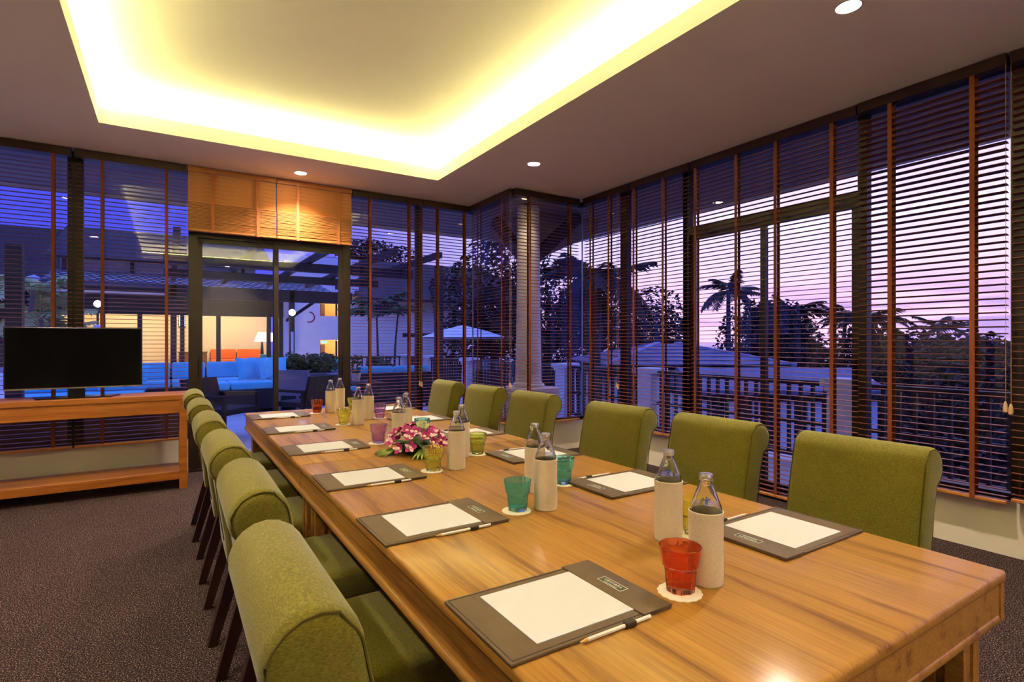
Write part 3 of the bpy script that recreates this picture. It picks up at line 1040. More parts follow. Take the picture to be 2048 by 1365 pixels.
# ------------------------------------------------------------------ console and television
cn = thing('console_table', 'long open wooden console table under the television by the back wall', 'console', (-.98, 5.72, 0))
CW = 1.115
part('top_board', G().box(-CW, CW, -.215, .215, .772, .815), 'console_wood', cn, bevel=.003, seg=1)
part('apron', G().box(-CW + .005, CW - .005, -.205, -.18, .660, .771), 'console_wood', cn)
part('apron', G().box(-CW + .005, CW - .005, .18, .205, .660, .771), 'console_wood', cn)
for a in (-1, 1):
    part('side_panel', G().box(a * (CW - .03) - .03, a * (CW - .03) + .03, -.215, .215, 0, .7715), 'console_wood', cn, bevel=.002, seg=1)
part('lower_shelf', G().box(-CW + .06, CW - .06, -.205, .205, .085, .155), 'console_wood', cn, bevel=.002, seg=1)
tv = thing('television', 'black flat-screen television on the wooden console', 'television', (-.645, 5.70, .815))
part('stand_base', G().prism([(-.24, -.11), (.24, -.11), (.29, .09), (-.29, .09)], 0, .010, 'z'), 'tv_black', tv, bevel=.003, seg=1)
part('stand_neck', G().box(-.055, .055, -.005, .03, .010, .10), 'tv_black', tv, bevel=.005, seg=2)
bz = part('screen_housing', G().box(-.447, .447, -.012, .030, .075, .575), 'tv_black', tv, bevel=.005, seg=2)
part('screen', G().box(-.436, .436, -.0135, -.012, .093, .565), 'tv_screen', bz)
part('lower_bezel', G().box(-.447, .447, -.016, -.0122, .075, .086), 'silver_trim', bz, bevel=.001, seg=1)
# ================================================================== outdoors
struct('terrace_floor', G().box(-14, 6.1, YB + .125, 30, -.25, -.03).box(XR + .125, 6.1, -6, YB + .125, -.25, -.03).box(NX + .125, XR + .125, NY + .125, YB + .125, -.25, -.03), 'terrace_tile', 'pale tiled terrace outside the windows', 'terrace')
struct('garden_ground', G().box(6.1, 120, -40, 90, -3.4, -3.0), 'grass', 'dark garden lawn below the terrace', 'ground')
struct('sea_surface', G().box(120, 900, -500, 500, -9.2, -9.0), 'sea', 'pale sea beyond the garden trees', 'sea')
ev = thing('roof_eave', 'deep plaster roof eave over the terrace outside the windows', 'roof', kind='structure')
part('soffit', G().box(-8, 5.72, YB + .14, 7.72, CH + .01, CH + .10).box(XR + .13, 5.72, -5, YB + .14, CH + .01, CH + .10).box(NX + .13, XR + .13, NY + .13, YB + .14, CH + .01, CH + .10), 'soffit', ev)
part('fascia_board', G().box(-8, 5.76, 7.72, 7.76, CH - .04, CH + .16), 'outside_white', ev)
part('fascia_board', G().box(5.72, 5.76, -5, 7.72, CH - .04, CH + .16), 'outside_white', ev)

co = thing('white_column', 'round white terrace column on a square pedestal outside the stepped corner', 'column', (3.80, 5.65, -.03))
part('pedestal', G().box(-.29, .29, -.29, .29, 0, .74), 'outside_white', co, bevel=.03, seg=3, smooth=True)
part('plinth_ring', G().lathe([(.20, .74), (.20, .77), (.17, .80)], 24), 'outside_white', co, smooth=True)
part('shaft', G().lathe([(.165, .80), (.150, 1.6), (.138, 2.98)], 28), 'outside_white', co, smooth=True)
part('brace', G().bar((.12, 0, 2.38), (.80, 0, 2.96), .11, .14), 'dark_timber', co)
part('brace', G().bar((0, .12, 2.38), (0, .80, 2.96), .11, .14), 'dark_timber', co)
for ax in (0, 1):
    poly = [(.16, 2.30)] + [(.16 + 1.15 * math.sin(R(a)), 2.30 + .52 * (1 - math.cos(R(a))) ** .0 * math.sin(R(a)) ** .9) for a in (15, 30, 45, 60, 75, 90)] + [(1.31, 2.99), (.13, 2.99)]
    part('arched_spandrel', G().prism(poly, .20, .26, 'y' if ax == 0 else 'x'), 'soffit', co)

el = thing('soffit_downlight', 'small warm downlight in the terrace soffit beside the white column', 'downlight', (3.56, 5.36, CH + .01))
part('trim_ring', G().lathe([(.05, 0), (.05, -.004), (.04, -.006), (.04, 0)], 20, caps=False), 'downlight_trim', el)
part('lens', G().lathe([(.001, -.003), (.04, -.003), (.04, -.001), (.001, -.001)], 20), 'lamp_warm', el)
d = bpy.data.lights.new('soffit_beam', 'SPOT')
d.energy = 12
d.color = (1, .66, .44)
d.spot_size = R(110)
d.spot_blend = .9
d.shadow_soft_size = .09
o = bpy.data.objects.new('soffit_beam', d)
COL.objects.link(o)
o.parent = el
o.location = (0, 0, -.012)

# ------------------------------------------------------------------ terrace railing
PYS = (-2.4, .2, 2.85, 5.5, 7.45, 11.0, 13.3)
PN = ('out of frame at the near end', 'at the right edge of the garden view', 'behind the two nearest window-side chairs', 'behind the third window-side chair', 'right of the white column', 'left of the white column, nearer one', 'left of the white column, farther one')
me_p = None
def pillar(x, y, lb):
    t = thing('railing_pillar', 'white plaster railing pillar ' + lb, 'pillar', (x, y, -.03), 0, 'white pillars along the terrace railing')
    part('shaft', G().prism([(-.14, 0), (.14, 0), (.12, .80), (-.12, .80)], -.13, .13, 'y'), 'outside_white', t)
    part('cap_lower', G().box(-.15, .15, -.15, .15, .80, .85), 'outside_white', t, bevel=.008, seg=1)
    part('cap_top', G().box(-.18, .18, -.18, .18, .85, .93), 'outside_white', t, bevel=.015, seg=2)
for y, lb in zip(PYS, PN):
    pillar(5.78, y, lb)
pillar(3.5, 14.9, 'behind the patio palms')
pillar(5.78, 14.9, 'at the far corner of the terrace')
bal_me = G().box(-.014, .014, -.02, .02, .10, .84).mesh('baluster')
def railing(p0, p1, lb, step=.13):
    L = math.hypot(p1[0] - p0[0], p1[1] - p0[1])
    t = thing('terrace_railing', lb, 'railing', (p0[0], p0[1], -.03), math.atan2(p1[1] - p0[1], p1[0] - p0[0]), 'dark timber terrace railings')
    part('top_rail', G().box(0, L, -.045, .045, .84, .89), 'dark_timber', t, bevel=.006, seg=1)
    part('bottom_rail', G().box(0, L, -.025, .025, .06, .11), 'dark_timber', t)
    part('middle_rail', G().box(0, L, -.018, .018, .42, .46), 'dark_timber', t)
    n = int(L / step)
    for i in range(n):
        link('baluster', bal_me, 'dark_timber', t, ((i + .5) * L / n, 0, 0))
RL = ('dark terrace railing out of frame at the near end', 'dark terrace railing at the right of the garden view', 'dark terrace railing outside the garden door', 'dark terrace railing behind the third and fourth window-side chairs', 'dark terrace railing just right of the white column', 'dark terrace railing left of the white column', 'short dark terrace railing near the far terrace corner')
ys = PYS + (14.9,)
for i in range(7):
    railing((5.78, ys[i] + .14), (5.78, ys[i + 1] - .14), RL[i])
railing((3.64, 14.9), (5.64, 14.9), 'dark terrace railing behind the patio sofa at the far terrace edge')

# ------------------------------------------------------------------ pergola
pg = thing('pergola', 'dark timber pergola over the patio outside the sliding door', 'pergola', (1.4, 13, -.03))
for x, y in ((4.52, 9.9), (.1, 17), (3.05, 17), (4.62, 17)):
    part('post', G().box(x - 1.4 - .07, x - 1.4 + .07, y - 13 - .07, y - 13 + .07, 0, 2.8), 'dark_timber', pg)
for y, z0, z1 in ((12, 2.76, 2.94), (14.5, 2.76, 2.94), (17, 2.45, 2.80)):
    part('beam', G().box(-1.5, 3.4, y - 13 - .07, y - 13 + .07, z0, z1), 'dark_timber', pg)
for x in (-1.3, -.1, 1.1, 2.2, 3.1):
    part('rafter', G().box(x - .05, x + .05, -3.2, 4.6, 2.945, 3.06), 'dark_timber', pg)
tp = thing('terrace_post', 'tall dark timber post at the left edge behind the television', 'post', (-1.62, 9.0, -.03))
part('shaft', G().box(-.08, .08, -.08, .08, 0, 2.5), 'dark_timber', tp)
part('foot_plate', G().box(-.12, .12, -.12, .12, 0, .04), 'dark_timber', tp)
# ------------------------------------------------------------------ lounge building across the patio
lg = thing('lounge_building', 'lit lounge pavilion with tiled roof across the patio', 'building', (-2.4, 20, -.03))
part('rear_wall', G().box(-.3, 5.9, 4.0, 4.2, 0, 2.75), 'lounge_cream', lg)
part('side_wall', G().box(-.4, -.3, 0, 4.2, 0, 2.75), 'lounge_cream', lg)
part('lounge_floor', G().box(-.3, 5.9, .1, 4, 0, .03), 'lounge_floor', lg)
part('ceiling_board', G().box(-.4, 5.9, 0, 4.2, 2.70, 2.80), 'outside_white', lg)
part('header_beam', G().box(-.4, 5.75, -.12, .1, 2.12, 2.70), 'dark_timber', lg)
part('eave_soffit', G().box(-.5, 7.1, -1.2, -.1, 2.72, 2.80), 'outside_white', lg)
part('eave_fascia', G().box(-.5, 7.1, -1.3, -1.2, 2.70, 2.92), 'dark_timber', lg)
for x in (-.28, .75, 1.65, 2.75, 3.75, 5.25, 5.62):
    part('facade_post', G().box(x - .06, x + .06, -.1, .08, 0, 2.12), 'dark_timber', lg)
part('corner_pier', G().box(5.70, 5.90, -.14, .12, 0, 2.7), 'outside_white', lg)
part('corner_brace', G().bar((5.8, -.1, 2.0), (6.7, -.6, 2.72), .09), 'dark_timber', lg)
g = G()
for r in range(7):
    for k in range(34):
        x0 = -.5 + k * .22 + (.11 if r % 2 else 0)
        y0 = -1.35 + r * .36
        z0 = 2.93 + r * .078
        g.add([(x0, y0, z0 + .03), (x0 + .11, y0 - .16, z0 + .01), (x0 + .20, y0, z0 + .03), (x0 + .11, y0 + .34, z0 + .075)], [(0, 1, 2, 3)])
rf = part('roof', G().prism([(-1.35, 2.90), (1.3, 3.50), (1.3, 3.42), (-1.35, 2.82)], -.5, 7.1, 'x'), 'roof_tile_gap', lg)
tl = part('roof_tiles', g, 'roof_tile', rf)
tl['kind'] = 'stuff'
part('clerestory_wall', G().box(-.4, 5.0, 1.3, 1.4, 3.0, 3.85), 'lounge_cream', lg)
for x in (-.3, 1.4, 3.0, 4.6):
    part('clerestory_post', G().box(x - .05, x + .05, 1.2, 1.3, 3.4, 3.85), 'dark_timber', lg)
part('upper_roof', G().prism([(.7, 3.85), (1.1, 4.0), (5, 5.45), (5.2, 5.25), (1.3, 3.85)], -.7, 5.6, 'x'), 'roof_dark', lg)
for x, lb in ((-1.2, 'left'), (2.0, 'right')):
    t = thing('lounge_ceiling_lamp', 'round ceiling lamp in the %s part of the lounge' % lb, 'lamp', (x, 22, 2.67), 0, 'lounge ceiling lamps')
    part('diffuser', G().lathe([(.02, -.08), (.16, -.07), (.18, -.01), (.18, 0)], 16), 'lamp_warm', t, smooth=True)
    d = bpy.data.lights.new('lounge_light', 'POINT')
    d.energy = 60
    d.color = (1.0, .80, .52)
    d.shadow_soft_size = .15
    o = bpy.data.objects.new('lounge_light', d)
    COL.objects.link(o)
    o.parent = t
    o.location = (0, 0, -.25)
def floor_lamp(x, y, lb):
    t = thing('floor_lamp', lb, 'lamp', (x, y, 0), 0, 'lounge floor lamps')
    part('base', G().lathe([(.16, 0), (.16, .02), (.03, .04)], 14), 'dark_timber', t)
    part('pole', G().lathe([(.045, .04), (.06, .8), (.03, 1.26)], 10), 'dark_timber', t, smooth=True)
    part('lamp_shade', G().lathe([(.27, 1.26), (.13, 1.60), (.12, 1.60), (.26, 1.26)], 20, caps=False), 'lamp_shade', t, smooth=True)
floor_lamp(2.86, 21.6, 'lit floor lamp with cone shade in the lounge, left one')
floor_lamp(3.30, 22.9, 'lit floor lamp with cone shade in the lounge, half hidden right one')
def sofa(name, lb, x, y, rz, L, D, seat, back, cm, ncush, frame='wicker', bc=True):
    t = thing(name, lb, 'sofa', (x, y, -.03), rz)
    part('base', G().box(-L / 2, L / 2, -D / 2, D / 2, .06, seat - .14), frame, t, bevel=.01, seg=1)
    for sx_ in (-1, 1):
        for sy_ in (-1, 1):
            part('foot', G().box(sx_ * (L / 2 - .07) - .03, sx_ * (L / 2 - .07) + .03, sy_ * (D / 2 - .07) - .03, sy_ * (D / 2 - .07) + .03, 0, .07), frame, t)
    if back:
        part('backrest', G().box(-L / 2, L / 2, D / 2 - .12, D / 2, seat - .14, back), frame, t, bevel=.01, seg=1)
    w = L / ncush
    for k in range(ncush):
        part('seat_cushion', G().box(-L / 2 + k * w + .01, -L / 2 + (k + 1) * w - .01, -D / 2, D / 2 - (.13 if back else 0), seat - .138, seat), cm, t, bevel=.035, seg=3, smooth=True, angle=60)
        if back and bc:
            part('back_cushion', G().box(-L / 2 + k * w + .015, -L / 2 + (k + 1) * w - .015, D / 2 - .27, D / 2 - .125, seat + .002, back + .12), cm, t, bevel=.04, seg=3, smooth=True, angle=60)
    return t
sofa('lounge_sofa', 'orange sofa inside the lit lounge', 2.2, 23.2, 0, 1.8, .8, .62, .88, 'cushion_orange', 2)
sofa('lounge_sofa', 'pale teal sofa inside the lounge beside the floor lamps', 3.15, 21.0, 0, .9, .6, .52, .72, 'cushion_teal', 1)
lc = thing('lounge_sideboard', 'brown wooden sideboard at the lounge wall', 'cabinet', (.75, 23.6, 0))
part('body', G().box(-.45, .45, -.22, .22, .06, .84), 'door_brown', lc)
part('top', G().box(-.48, .48, -.24, .24, .84, .88), 'brown_timber', lc)
part('door', G().box(-.42, -.01, -.235, -.221, .12, .8), 'brown_timber', lc)
part('door', G().box(.01, .42, -.235, -.221, .12, .8), 'brown_timber', lc)
sg = thing('lit_screen', 'small glowing white display hanging in the lounge by its post', 'screen', (.36, 20.7, 1.72))
part('housing', G().box(-.10, .10, 0, .05, 0, .62), 'tv_black', sg)
part('display', G().box(-.085, .085, -.006, -.001, .04, .58), 'screen_lit', sg)

# ------------------------------------------------------------------ patio furniture
sofa('patio_daybed', 'long dark wicker daybed with blue cushions outside the sliding door', 1.30, 11.4, 0, 2.2, .9, .56, 0, 'cushion_blue', 3)
sofa('patio_sofa', 'dark wicker sofa with blue back cushions behind the daybed', .35, 13.2, 0, 1.9, .85, .52, .74, 'cushion_blue', 3)
sofa('patio_sofa', 'dark wicker sofa with blue cushions behind the television', -1.2, 11.2, 0, 1.7, .85, .48, .70, 'cushion_blue', 2)
sofa('patio_sofa', 'dark wicker sofa seen through the blind right of the sliding door', 3.75, 10.6, PI, 1.5, .85, .48, .70, 'cushion_blue', 2)
def pillow(x, y, z, rx, rz, lb):
    vs, fs = [], []
    n = 8
    for s in (1, -1):
        for i in range(n + 1):
            for j in range(n + 1):
                a, b = i / n * 2 - 1, j / n * 2 - 1
                pin = 1 - .10 * (1 - abs(a)) * abs(b) - 0
                pin2 = 1 - .10 * (1 - abs(b)) * abs(a)
                vs.append((a * .22 * pin2, s * .075 * ((1 - a * a) * (1 - b * b)) ** .5, .22 + b * .22 * pin))
    m = (n + 1) ** 2
    for s in (0, 1):
        for i in range(n):
            for j in range(n):
                k = s * m + i * (n + 1) + j
                fs.append((k, k + 1, k + n + 2, k + n + 1))
    o = part('throw_pillow', G().add(vs, fs), 'cushion_blue', None, (x, y, z), (rx, 0, rz), smooth=True, angle=80)
    tag(o, lb, 'pillow', 'blue throw pillows on the patio')
PZ = .535
for k, (x, y, rz) in enumerate(((1.30, 11.55, .5), (1.48, 11.62, -.3), (1.66, 11.55, .7), (1.80, 11.64, .1))):
    pillow(x, y, PZ, -.25, rz, 'blue throw pillow on the daybed, %s of the four' % ('first from the left', 'second from the left', 'third from the left', 'rightmost')[k])
for k, (x, rz) in enumerate(((3.30, .9), (3.62, .6))):
    pillow(x, 13.4, .42, -.25, rz, 'blue throw pillow right of the planter, %s' % ('left one', 'right one')[k])
for k, (x, rz) in enumerate(((-.78, .4), (-.52, -.5))):
    pillow(x, 11.15, .45, -.3, rz, 'blue throw pillow beside the television edge, %s' % ('left one', 'right one')[k])
sofa('patio_ottoman', 'dark wicker ottoman carrying two blue pillows right of the planter', 3.46, 13.4, 0, .9, .7, .44, 0, 'cushion_blue', 1)
def armchair(lb, x, y, rz, m):
    t = thing('patio_armchair', lb, 'chair', (x, y, -.03), rz, 'patio armchairs')
    part('seat', G().box(-.30, .30, -.30, .30, .34, .42), m, t, bevel=.02, seg=2)
    part('backrest', G().prism([(.24, .36), (.30, .36), (.42, .80), (.36, .80)], -.30, .30, 'x'), m, t)
    for s in (-1, 1):
        part('armrest', G().box(s * .32 - .025, s * .32 + .025, -.30, .32, .56, .60), m, t)
        for y_ in (-.28, .28):
            part('leg', G().bar((s * .32, y_, .57), (s * .32, y_, 0), .04), m, t)
armchair('dark wicker armchair just outside the sliding door, left', .62, 8.3, .8, 'wicker')
armchair('dark wicker armchair just outside the sliding door, right', 1.75, 8.6, -2.6, 'wicker')
armchair('pale grey patio armchair before the planter', 2.08, 10.35, 2.4, 'stone_pot')
tb = thing('patio_table', 'small dark patio table with a white plant pot right of the door', 'table', (2.62, 9.0, -.03))
part('top', G().box(-.35, .35, -.35, .35, .60, .64), 'wicker', tb)
for a in (-1, 1):
    for b in (-1, 1):
        part('leg', G().bar((a * .3, b * .3, .60), (a * .3, b * .3, 0), .04), 'wicker', tb)
wbx = thing('plank_stand_in', 'long brown plank box outside, stand-in for an unidentified patch under the television window', 'planter', (-.9, 6.62, -.03))  # open plank box added in place of a brown patch of unknown origin
for k in range(4):
    part('plank', G().box(-1.1, 1.1, -.17, -.15, .02 + k * .15, .16 + k * .15), 'brown_timber', wbx)
    part('plank', G().box(-1.1, 1.1, .15, .17, .02 + k * .15, .16 + k * .15), 'brown_timber', wbx)
for a in (-1, 1):
    part('end_board', G().box(a * 1.09 - .015, a * 1.09 + .015, -.149, .149, 0, .61), 'brown_timber', wbx)

# ------------------------------------------------------------------ plants
def leaf_cloud(g, c, rad, n, size, rnd, flat=.6):
    cx, cy, cz = c
    for _ in range(n):
        while True:
            p = Vector((rnd.uniform(-1, 1), rnd.uniform(-1, 1), rnd.uniform(-1, 1)))
            if p.length < 1:
                break
        p = p.normalized() * (p.length ** .5)
        q = Vector((cx + p.x * rad[0], cy + p.y * rad[1], cz + p.z * rad[2]))
        u = Vector((rnd.gauss(0, 1), rnd.gauss(0, 1), rnd.gauss(0, flat))).normalized()
        w = u.cross(Vector((rnd.gauss(0, 1), rnd.gauss(0, 1), rnd.gauss(0, 1)))).normalized()
        s = size * rnd.uniform(.6, 1.3)
        g.quad(q - u * s, q - w * s * .42, q + u * s, q + w * s * .42)
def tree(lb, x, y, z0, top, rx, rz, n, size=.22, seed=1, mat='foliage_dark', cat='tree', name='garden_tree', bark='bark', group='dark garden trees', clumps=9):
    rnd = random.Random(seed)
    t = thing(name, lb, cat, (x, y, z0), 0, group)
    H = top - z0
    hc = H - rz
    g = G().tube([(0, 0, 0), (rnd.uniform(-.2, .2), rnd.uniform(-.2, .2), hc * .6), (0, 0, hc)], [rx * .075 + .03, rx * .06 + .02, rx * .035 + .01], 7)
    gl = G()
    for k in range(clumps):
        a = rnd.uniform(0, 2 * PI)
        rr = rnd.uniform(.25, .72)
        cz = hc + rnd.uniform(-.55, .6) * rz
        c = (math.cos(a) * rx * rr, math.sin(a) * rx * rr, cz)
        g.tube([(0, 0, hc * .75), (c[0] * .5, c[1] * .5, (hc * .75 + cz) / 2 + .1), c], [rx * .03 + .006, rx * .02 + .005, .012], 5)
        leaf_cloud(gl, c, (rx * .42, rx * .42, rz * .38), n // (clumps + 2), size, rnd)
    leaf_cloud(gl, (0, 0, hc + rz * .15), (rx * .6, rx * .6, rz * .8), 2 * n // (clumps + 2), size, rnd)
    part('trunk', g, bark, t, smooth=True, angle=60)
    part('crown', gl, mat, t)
    return t
GZ = -3.0
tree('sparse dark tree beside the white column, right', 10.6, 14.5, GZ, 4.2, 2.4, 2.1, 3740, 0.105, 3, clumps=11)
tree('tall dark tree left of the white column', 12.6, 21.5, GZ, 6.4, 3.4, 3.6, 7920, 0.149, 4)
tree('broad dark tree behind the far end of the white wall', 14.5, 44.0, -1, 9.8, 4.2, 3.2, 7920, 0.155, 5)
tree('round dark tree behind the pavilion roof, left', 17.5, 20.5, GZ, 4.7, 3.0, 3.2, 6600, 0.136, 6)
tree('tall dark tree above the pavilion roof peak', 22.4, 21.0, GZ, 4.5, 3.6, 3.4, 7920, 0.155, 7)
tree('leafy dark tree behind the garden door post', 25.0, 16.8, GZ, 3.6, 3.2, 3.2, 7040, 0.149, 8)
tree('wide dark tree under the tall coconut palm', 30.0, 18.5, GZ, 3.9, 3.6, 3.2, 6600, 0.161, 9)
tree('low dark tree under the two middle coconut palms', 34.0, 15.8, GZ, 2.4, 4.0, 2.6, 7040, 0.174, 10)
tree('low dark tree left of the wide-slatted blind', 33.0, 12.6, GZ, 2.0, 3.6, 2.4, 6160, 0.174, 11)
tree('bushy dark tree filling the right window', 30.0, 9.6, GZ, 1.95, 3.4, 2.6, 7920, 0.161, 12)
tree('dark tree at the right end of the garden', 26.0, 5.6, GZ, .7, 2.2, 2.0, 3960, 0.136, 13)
tree('dark garden bush beyond the near railing', 10.2, 3.0, GZ, .1, 1.9, 1.6, 4840, 0.124, 14, name='garden_bush', cat='bush', group='dark garden bushes')
tree('dark garden bush below the right window', 14.6, 4.4, GZ, .25, 2.0, 1.7, 4840, 0.124, 15, name='garden_bush', cat='bush', group='dark garden bushes')
tree('dark garden bush between pavilion and right window', 20.8, 7.6, GZ, .9, 2.4, 2.2, 5280, 0.136, 16, name='garden_bush', cat='bush', group='dark garden bushes')
tree('dark garden bush at the far right below the sea', 14.2, .2, GZ, .1, 2.0, 1.8, 4840, 0.136, 17, name='garden_bush', cat='bush', group='dark garden bushes')

def frond_mesh(L, droop, nl, ll, seed, wid=.045):
    rnd = random.Random(seed)
    g = G()
    pts_ = []
    for i in range(9):
        t = i / 8
        pts_.append(Vector((L * t * (1 - .12 * t * t), 0, L * (.34 * t - droop * t * t))))
    g.tube(pts_, [.03 * L / 2 * (1 - .85 * i / 8) for i in range(9)], 4)
    for k in range(nl):
        t = .12 + .86 * k / nl
        i = min(7, int(t * 8))
        p = pts_[i].lerp(pts_[i + 1], t * 8 - i)
        d = (pts_[i + 1] - pts_[i]).normalized()
        l = ll * (math.sin(PI * (.15 + .8 * t)) ** .7) * rnd.uniform(.85, 1.1)
        for s in (-1, 1):
            e = p + d * l * .55 + Vector((0, s * l * .72, -l * rnd.uniform(.25, .55)))
            w = d * wid * L / 2
            m_ = p.lerp(e, .5) + Vector((0, 0, l * .06))
            g.add([p - w * .6, p + w * .6, m_ + w, e, m_ - w], [(0, 1, 2, 3, 4)])
    return g.mesh('frond')
FR = [frond_mesh(2.6, .42, 30, .75, 1), frond_mesh(2.6, .80, 30, .75, 2), frond_mesh(2.6, .22, 30, .7, 3)]
FP = [frond_mesh(1.0, .45, 16, .34, 4, .075), frond_mesh(1.0, .80, 16, .34, 5, .075), frond_mesh(1.0, .2, 16, .32, 6, .075)]
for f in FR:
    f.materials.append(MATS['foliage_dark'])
for f in FP:
    f.materials.append(MATS['foliage_mid'])
FQ = [f.copy() for f in FP]
for f in FQ:
    f.materials.clear()
    f.materials.append(MATS['foliage_pale'])
def palm(lb, x, y, z0, top, meshes, n, lean=(0, 0), rad=.12, bark='bark', scale=1.0, seed=1, group='coconut palms'):
    rnd = random.Random(seed)
    t = thing('palm_tree', lb, 'palm', (x, y, z0), 0, group)
    H = top - z0
    path = [(lean[0] * (i / 6) ** 2, lean[1] * (i / 6) ** 2, H * i / 6) for i in range(7)]
    part('trunk', G().tube(path, [rad * (1.25 - .09 * i) for i in range(7)], 8), bark, t, smooth=True, angle=60)
    for k in range(n):
        a = k * 2 * PI / n + rnd.uniform(-.2, .2)
        o = link('frond', meshes[rnd.randrange(3)], None, t, path[-1], (rnd.uniform(-.25, .25), R(rnd.uniform(-38, 12)), a))
        o.scale = (scale * rnd.uniform(.85, 1.1),) * 3
palm('tall coconut palm just right of the white column', 9.4, 10.9, GZ, 2.9, FR, 18, (.3, .2), .15, scale=.72, seed=2)
palm('coconut palm rising over the trees behind the garden door', 25.9, 18.9, GZ, 4.0, FR, 19, (.4, .3), .14, scale=.75, seed=3)
palm('coconut palm against pink sky, left of the middle pair', 34.3, 19.6, GZ, 3.0, FR, 19, (-.5, .2), .15, scale=.85, seed=4)
palm('coconut palm against pink sky, right of the middle pair', 36.5, 18.3, GZ, 2.6, FR, 19, (.5, 0), .15, scale=.8, seed=5)
palm('coconut palm behind the wide-slatted blind edge', 32.5, 14.5, GZ, 2.4, FR, 18, (.2, .3), .14, scale=.8, seed=6)
palm('coconut palm above the bushy tree in the right window', 46.0, 16.3, GZ, 2.1, FR, 18, (.2, .3), .15, scale=.8, seed=7)
palm('small coconut palm at the right end of the sea view', 31.5, 9.0, GZ, .6, FR, 18, (.3, -.3), .13, scale=.7, seed=8)
palm('slim patio palm before the white wall, left of three', 4.42, 14.0, -.03, 1.95, FP, 9, (.05, 0), .03, scale=.9, seed=9, group='patio palms')
palm('slim patio palm before the white wall, middle of three', 4.72, 14.2, -.03, 2.25, FP, 9, (-.05, 0), .03, scale=.95, seed=10, group='patio palms')
palm('slim patio palm before the white wall, right of three', 5.05, 13.9, -.03, 2.05, FP, 9, (.12, 0), .03, scale=.9, seed=11, group='patio palms')
palm('pale-trunked garden palm left of the television top', -2.06, 12.2, -.03, 2.15, FQ, 10, (.1, 0), .045, 'bark_pale', .9, 12, 'garden palms behind the television')
palm('pale-trunked garden palm above the television, leaning', -1.78, 12.4, -.03, 1.75, FQ, 10, (-.12, 0), .045, 'bark_pale', .85, 13, 'garden palms behind the television')
palm('bushy pale palm above the television', -1.72, 13.0, -.03, 1.45, FQ, 14, (0, 0), .05, 'bark_pale', .75, 14, 'garden palms behind the television')
tree('green potted shrub in the long grey planter, left', 2.22, 12.5, .40, 1.06, .36, .30, 900, .05, 21, 'foliage_mid', 'shrub', 'planter_shrub', group='planter shrubs', clumps=6)
tree('green potted shrub in the long grey planter, middle', 2.58, 12.5, .40, 1.02, .36, .28, 900, .05, 22, 'foliage_mid', 'shrub', 'planter_shrub', group='planter shrubs', clumps=6)
tree('green potted shrub in the long grey planter, right', 2.92, 12.5, .40, 1.06, .36, .30, 900, .05, 23, 'foliage_mid', 'shrub', 'planter_shrub', group='planter shrubs', clumps=6)
tree('low green bush under the patio palms', 4.55, 13.4, -.03, .95, .45, .32, 900, .07, 24, 'foliage_mid', 'shrub', 'patio_bush', group='patio bushes', clumps=6)
lp = thing('long_planter', 'long grey planter box holding the green shrubs', 'planter', (2.57, 12.5, -.03))
for a in (-1, 1):
    part('side_panel', G().box(-.72, .72, a * .24 - .02, a * .24 + .02, 0, .58), 'stone_pot', lp)
    part('end_panel', G().box(a * .72 - .02, a * .72 + .02, -.22, .22, 0, .58), 'stone_pot', lp)
part('soil', G().box(-.70, .70, -.22, .22, .35, .45), 'grass', lp)
part('rim', G().box(-.76, .76, -.28, -.22, .58, .62).box(-.76, .76, .22, .28, .58, .62), 'stone_pot', lp)
pt = thing('tapered_pot', 'square tapered grey pot beside the long planter', 'pot', (3.12, 11.9, -.03))
part('body', G().add([(-.15, -.15, 0), (.15, -.15, 0), (.15, .15, 0), (-.15, .15, 0), (-.24, -.24, .58), (.24, -.24, .58), (.24, .24, .58), (-.24, .24, .58)], [(3, 2, 1, 0), (4, 5, 6, 7), (0, 1, 5, 4), (1, 2, 6, 5), (2, 3, 7, 6), (3, 0, 4, 7)]), 'stone_pot', pt)
part('rim', G().box(-.26, .26, -.26, .26, .58, .62), 'stone_pot', pt)
wp = thing('table_plant', 'small green plant in a white pot on the patio table', 'plant', (2.62, 9.0, .61))
part('pot', G().lathe([(.055, 0), (.08, .14), (.07, .14), (.06, .10)], 14), 'white_pot', wp, smooth=True)
g = G()
leaf_cloud(g, (0, 0, .30), (.09, .09, .17), 90, .05, random.Random(3))
part('leaves', g, 'foliage_mid', wp)

